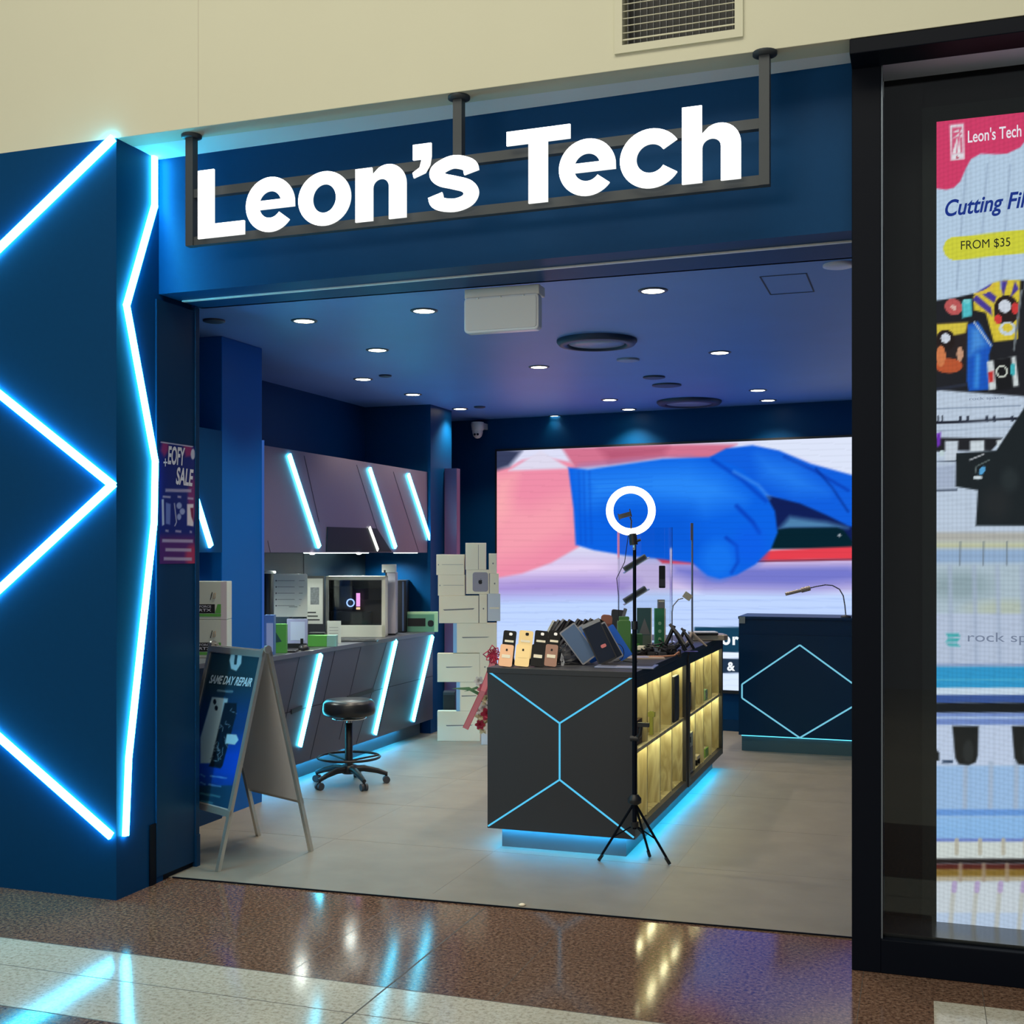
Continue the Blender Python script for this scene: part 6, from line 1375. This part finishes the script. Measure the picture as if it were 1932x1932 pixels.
# ------------------------------------------------------------------ things in the shelves
def shelf_t(name, label, cat, u, v, X, group=None):
    p = on_x(u, v, X); return p
def cubby(y, low): return (IB + .0455 if low else .5445)
t = thing('dark_keyboard', 'long dark keyboard standing upright in the upper shelf', 'keyboard', (IX1 - .036, 7.07, .545), -math.pi / 2)
m_ = MB(); m_.box((-.07, -.012, 0), (.07, .012, .27), DARKG); m_.build('body', t, world=False, bevel=.003); m_ = MB(); m_.box((-.065, .012, .01), (.065, .014, .26), mat('key_grey', (.10, .10, .10), .5, noise=(200, .6))); m_.build('keys', t, world=False)
t = thing('shelf_clip', 'small yellow green clip hanging in the second upper shelf cell', 'clip', (IX1 - .05, 6.48, .545)); m_ = MB(); m_.box((-.01, -.008, 0), (.01, .008, .13), mat('lime_plastic', (.5, .55, .15), .4)); m_.build('body', t, world=False, bevel=.002); m_ = MB(); m_.box((-.02, -.012, .10), (.02, .012, .125), mat('lime_plastic', (.5, .55, .15), .4)); m_.build('head', t, world=False)
t = thing('dark_pack', 'dark brown pack in the first upper shelf cell behind the tripod', 'box', (IX1 - .12, 6.15, .545)); m_ = MB(); m_.box((-.10, -.05, 0), (.08, .06, .13), mat('dark_brown_pack', (.08, .04, .02), .5)); m_.build('carton', t, world=False, bevel=.002); m_ = MB(); m_.box((.08, -.03, .03), (.081, .04, .08), INKG); m_.build('print', t, world=False)
t = thing('brown_pack', 'thin red brown pack in the first upper cell of the far shelf', 'box', (IX1 - .11, 7.55, .545)); m_ = MB(); m_.box((-.08, -.02, 0), (.08, .02, .18), mat('red_brown', (.22, .09, .05), .5)); m_.build('carton', t, world=False); m_ = MB(); m_.box((.08, -.01, .03), (.081, .01, .13), INKG); m_.build('print', t, world=False)
t = thing('mint_box', 'small mint green box in the third upper cell of the far shelf', 'box', (IX1 - .07, 8.14, .545)); m_ = MB(); m_.box((-.04, -.045, 0), (.04, .045, .07), GREENL); m_.build('carton', t, world=False, bevel=.002); m_ = MB(); m_.box((.04, -.03, .02), (.041, .0, .05), CARD); m_.build('print', t, world=False)
t = thing('white_printer', 'tall white device with a grey grille in the lower far shelf', 'device', (IX1 - .108, 7.50, IB + .046)); m_ = MB(); m_.box((-.09, -.07, 0), (.09, .07, .26), mat('device_cream', (.72, .74, .58), .4)); m_.build('body', t, world=False, bevel=.004)
m_ = MB(); m_.box((.0905, -.03, .02), (.093, .05, .17), mat('device_grille', (.22, .22, .24), .5)); m_.box((.0905, -.035, .20), (.093, -.015, .235), INK); m_.build('grille', t, world=False); m_ = MB(); m_.box((-.07, -.071, .18), (-.05, -.07, .235), INK); m_.build('slot', t, world=False)
t = thing('white_holder', 'small white holder with black feet in the second lower cell of the far shelf', 'holder', (IX1 - .06, 7.84, IB + .046)); m_ = MB(); m_.box((-.04, -.05, .035), (.03, .05, .06), CARD); m_.build('top', t, world=False, bevel=.002); m_ = MB(); m_.box((.015, -.05, 0), (.03, -.04, .035), INK); m_.box((.015, .04, 0), (.03, .05, .035), INK); m_.build('feet', t, world=False)
t = thing('lime_box', 'bright green box in the third lower cell of the far shelf', 'box', (IX1 - .08, 8.16, IB + .046)); m_ = MB(); m_.box((-.06, -.06, 0), (.05, .06, .06), mat('lime_card', (.50, .85, .20), .5)); m_.build('carton', t, world=False, bevel=.002); m_ = MB(); m_.box((-.05, -.05, .06), (.04, .05, .061), CARD); m_.build('lid_print', t, world=False)

# ------------------------------------------------------------------ lamp on the reception counter
zR = 9.35; t = thing('gooseneck_lamp', 'slender gooseneck lamp with a cream head bending over the back counter', 'lamp', (place(1600, zR, RT + .0005).x, RY + .05, RT + .0005), TH)
kR = zR / F; q4 = lambda u, v: Vector(((u - 1600) * kR, 0, hz(v, zR) - RT)); zR2 = zR
m_ = MB(); m_.tube([(0, 0, 0), q4(1598, 1140), q4(1595, 1122), q4(1588, 1110), q4(1575, 1103), q4(1562, 1102), q4(1545, 1105), q4(1533, 1108)], .005, SIL, 6); m_.build('neck', t, world=False)
m_ = MB(); m_.tube([q4(1534, 1108), q4(1518, 1112)], .019, BG, 8); m_.tube([q4(1518, 1112), q4(1489, 1119)], .013, BG, 8); m_.build('head', t, world=False)
m_ = MB(); m_.lathe([(.04, 0), (.04, .012), (.01, .02)], (0, 0, 0), DARKG, 16); m_.build('base', t, world=False)
# crumb on the floor
p = on_z(985, 1708, 0.005); m_ = MB(); m_.lathe([(.014, 0), (.018, .003), (.008, .008), (.0001, .009)], p, CARD, 8); tag(m_.build('paper_scrap', orig=p), 'tiny white paper scrap on the floor inside the doorway', 'litter')
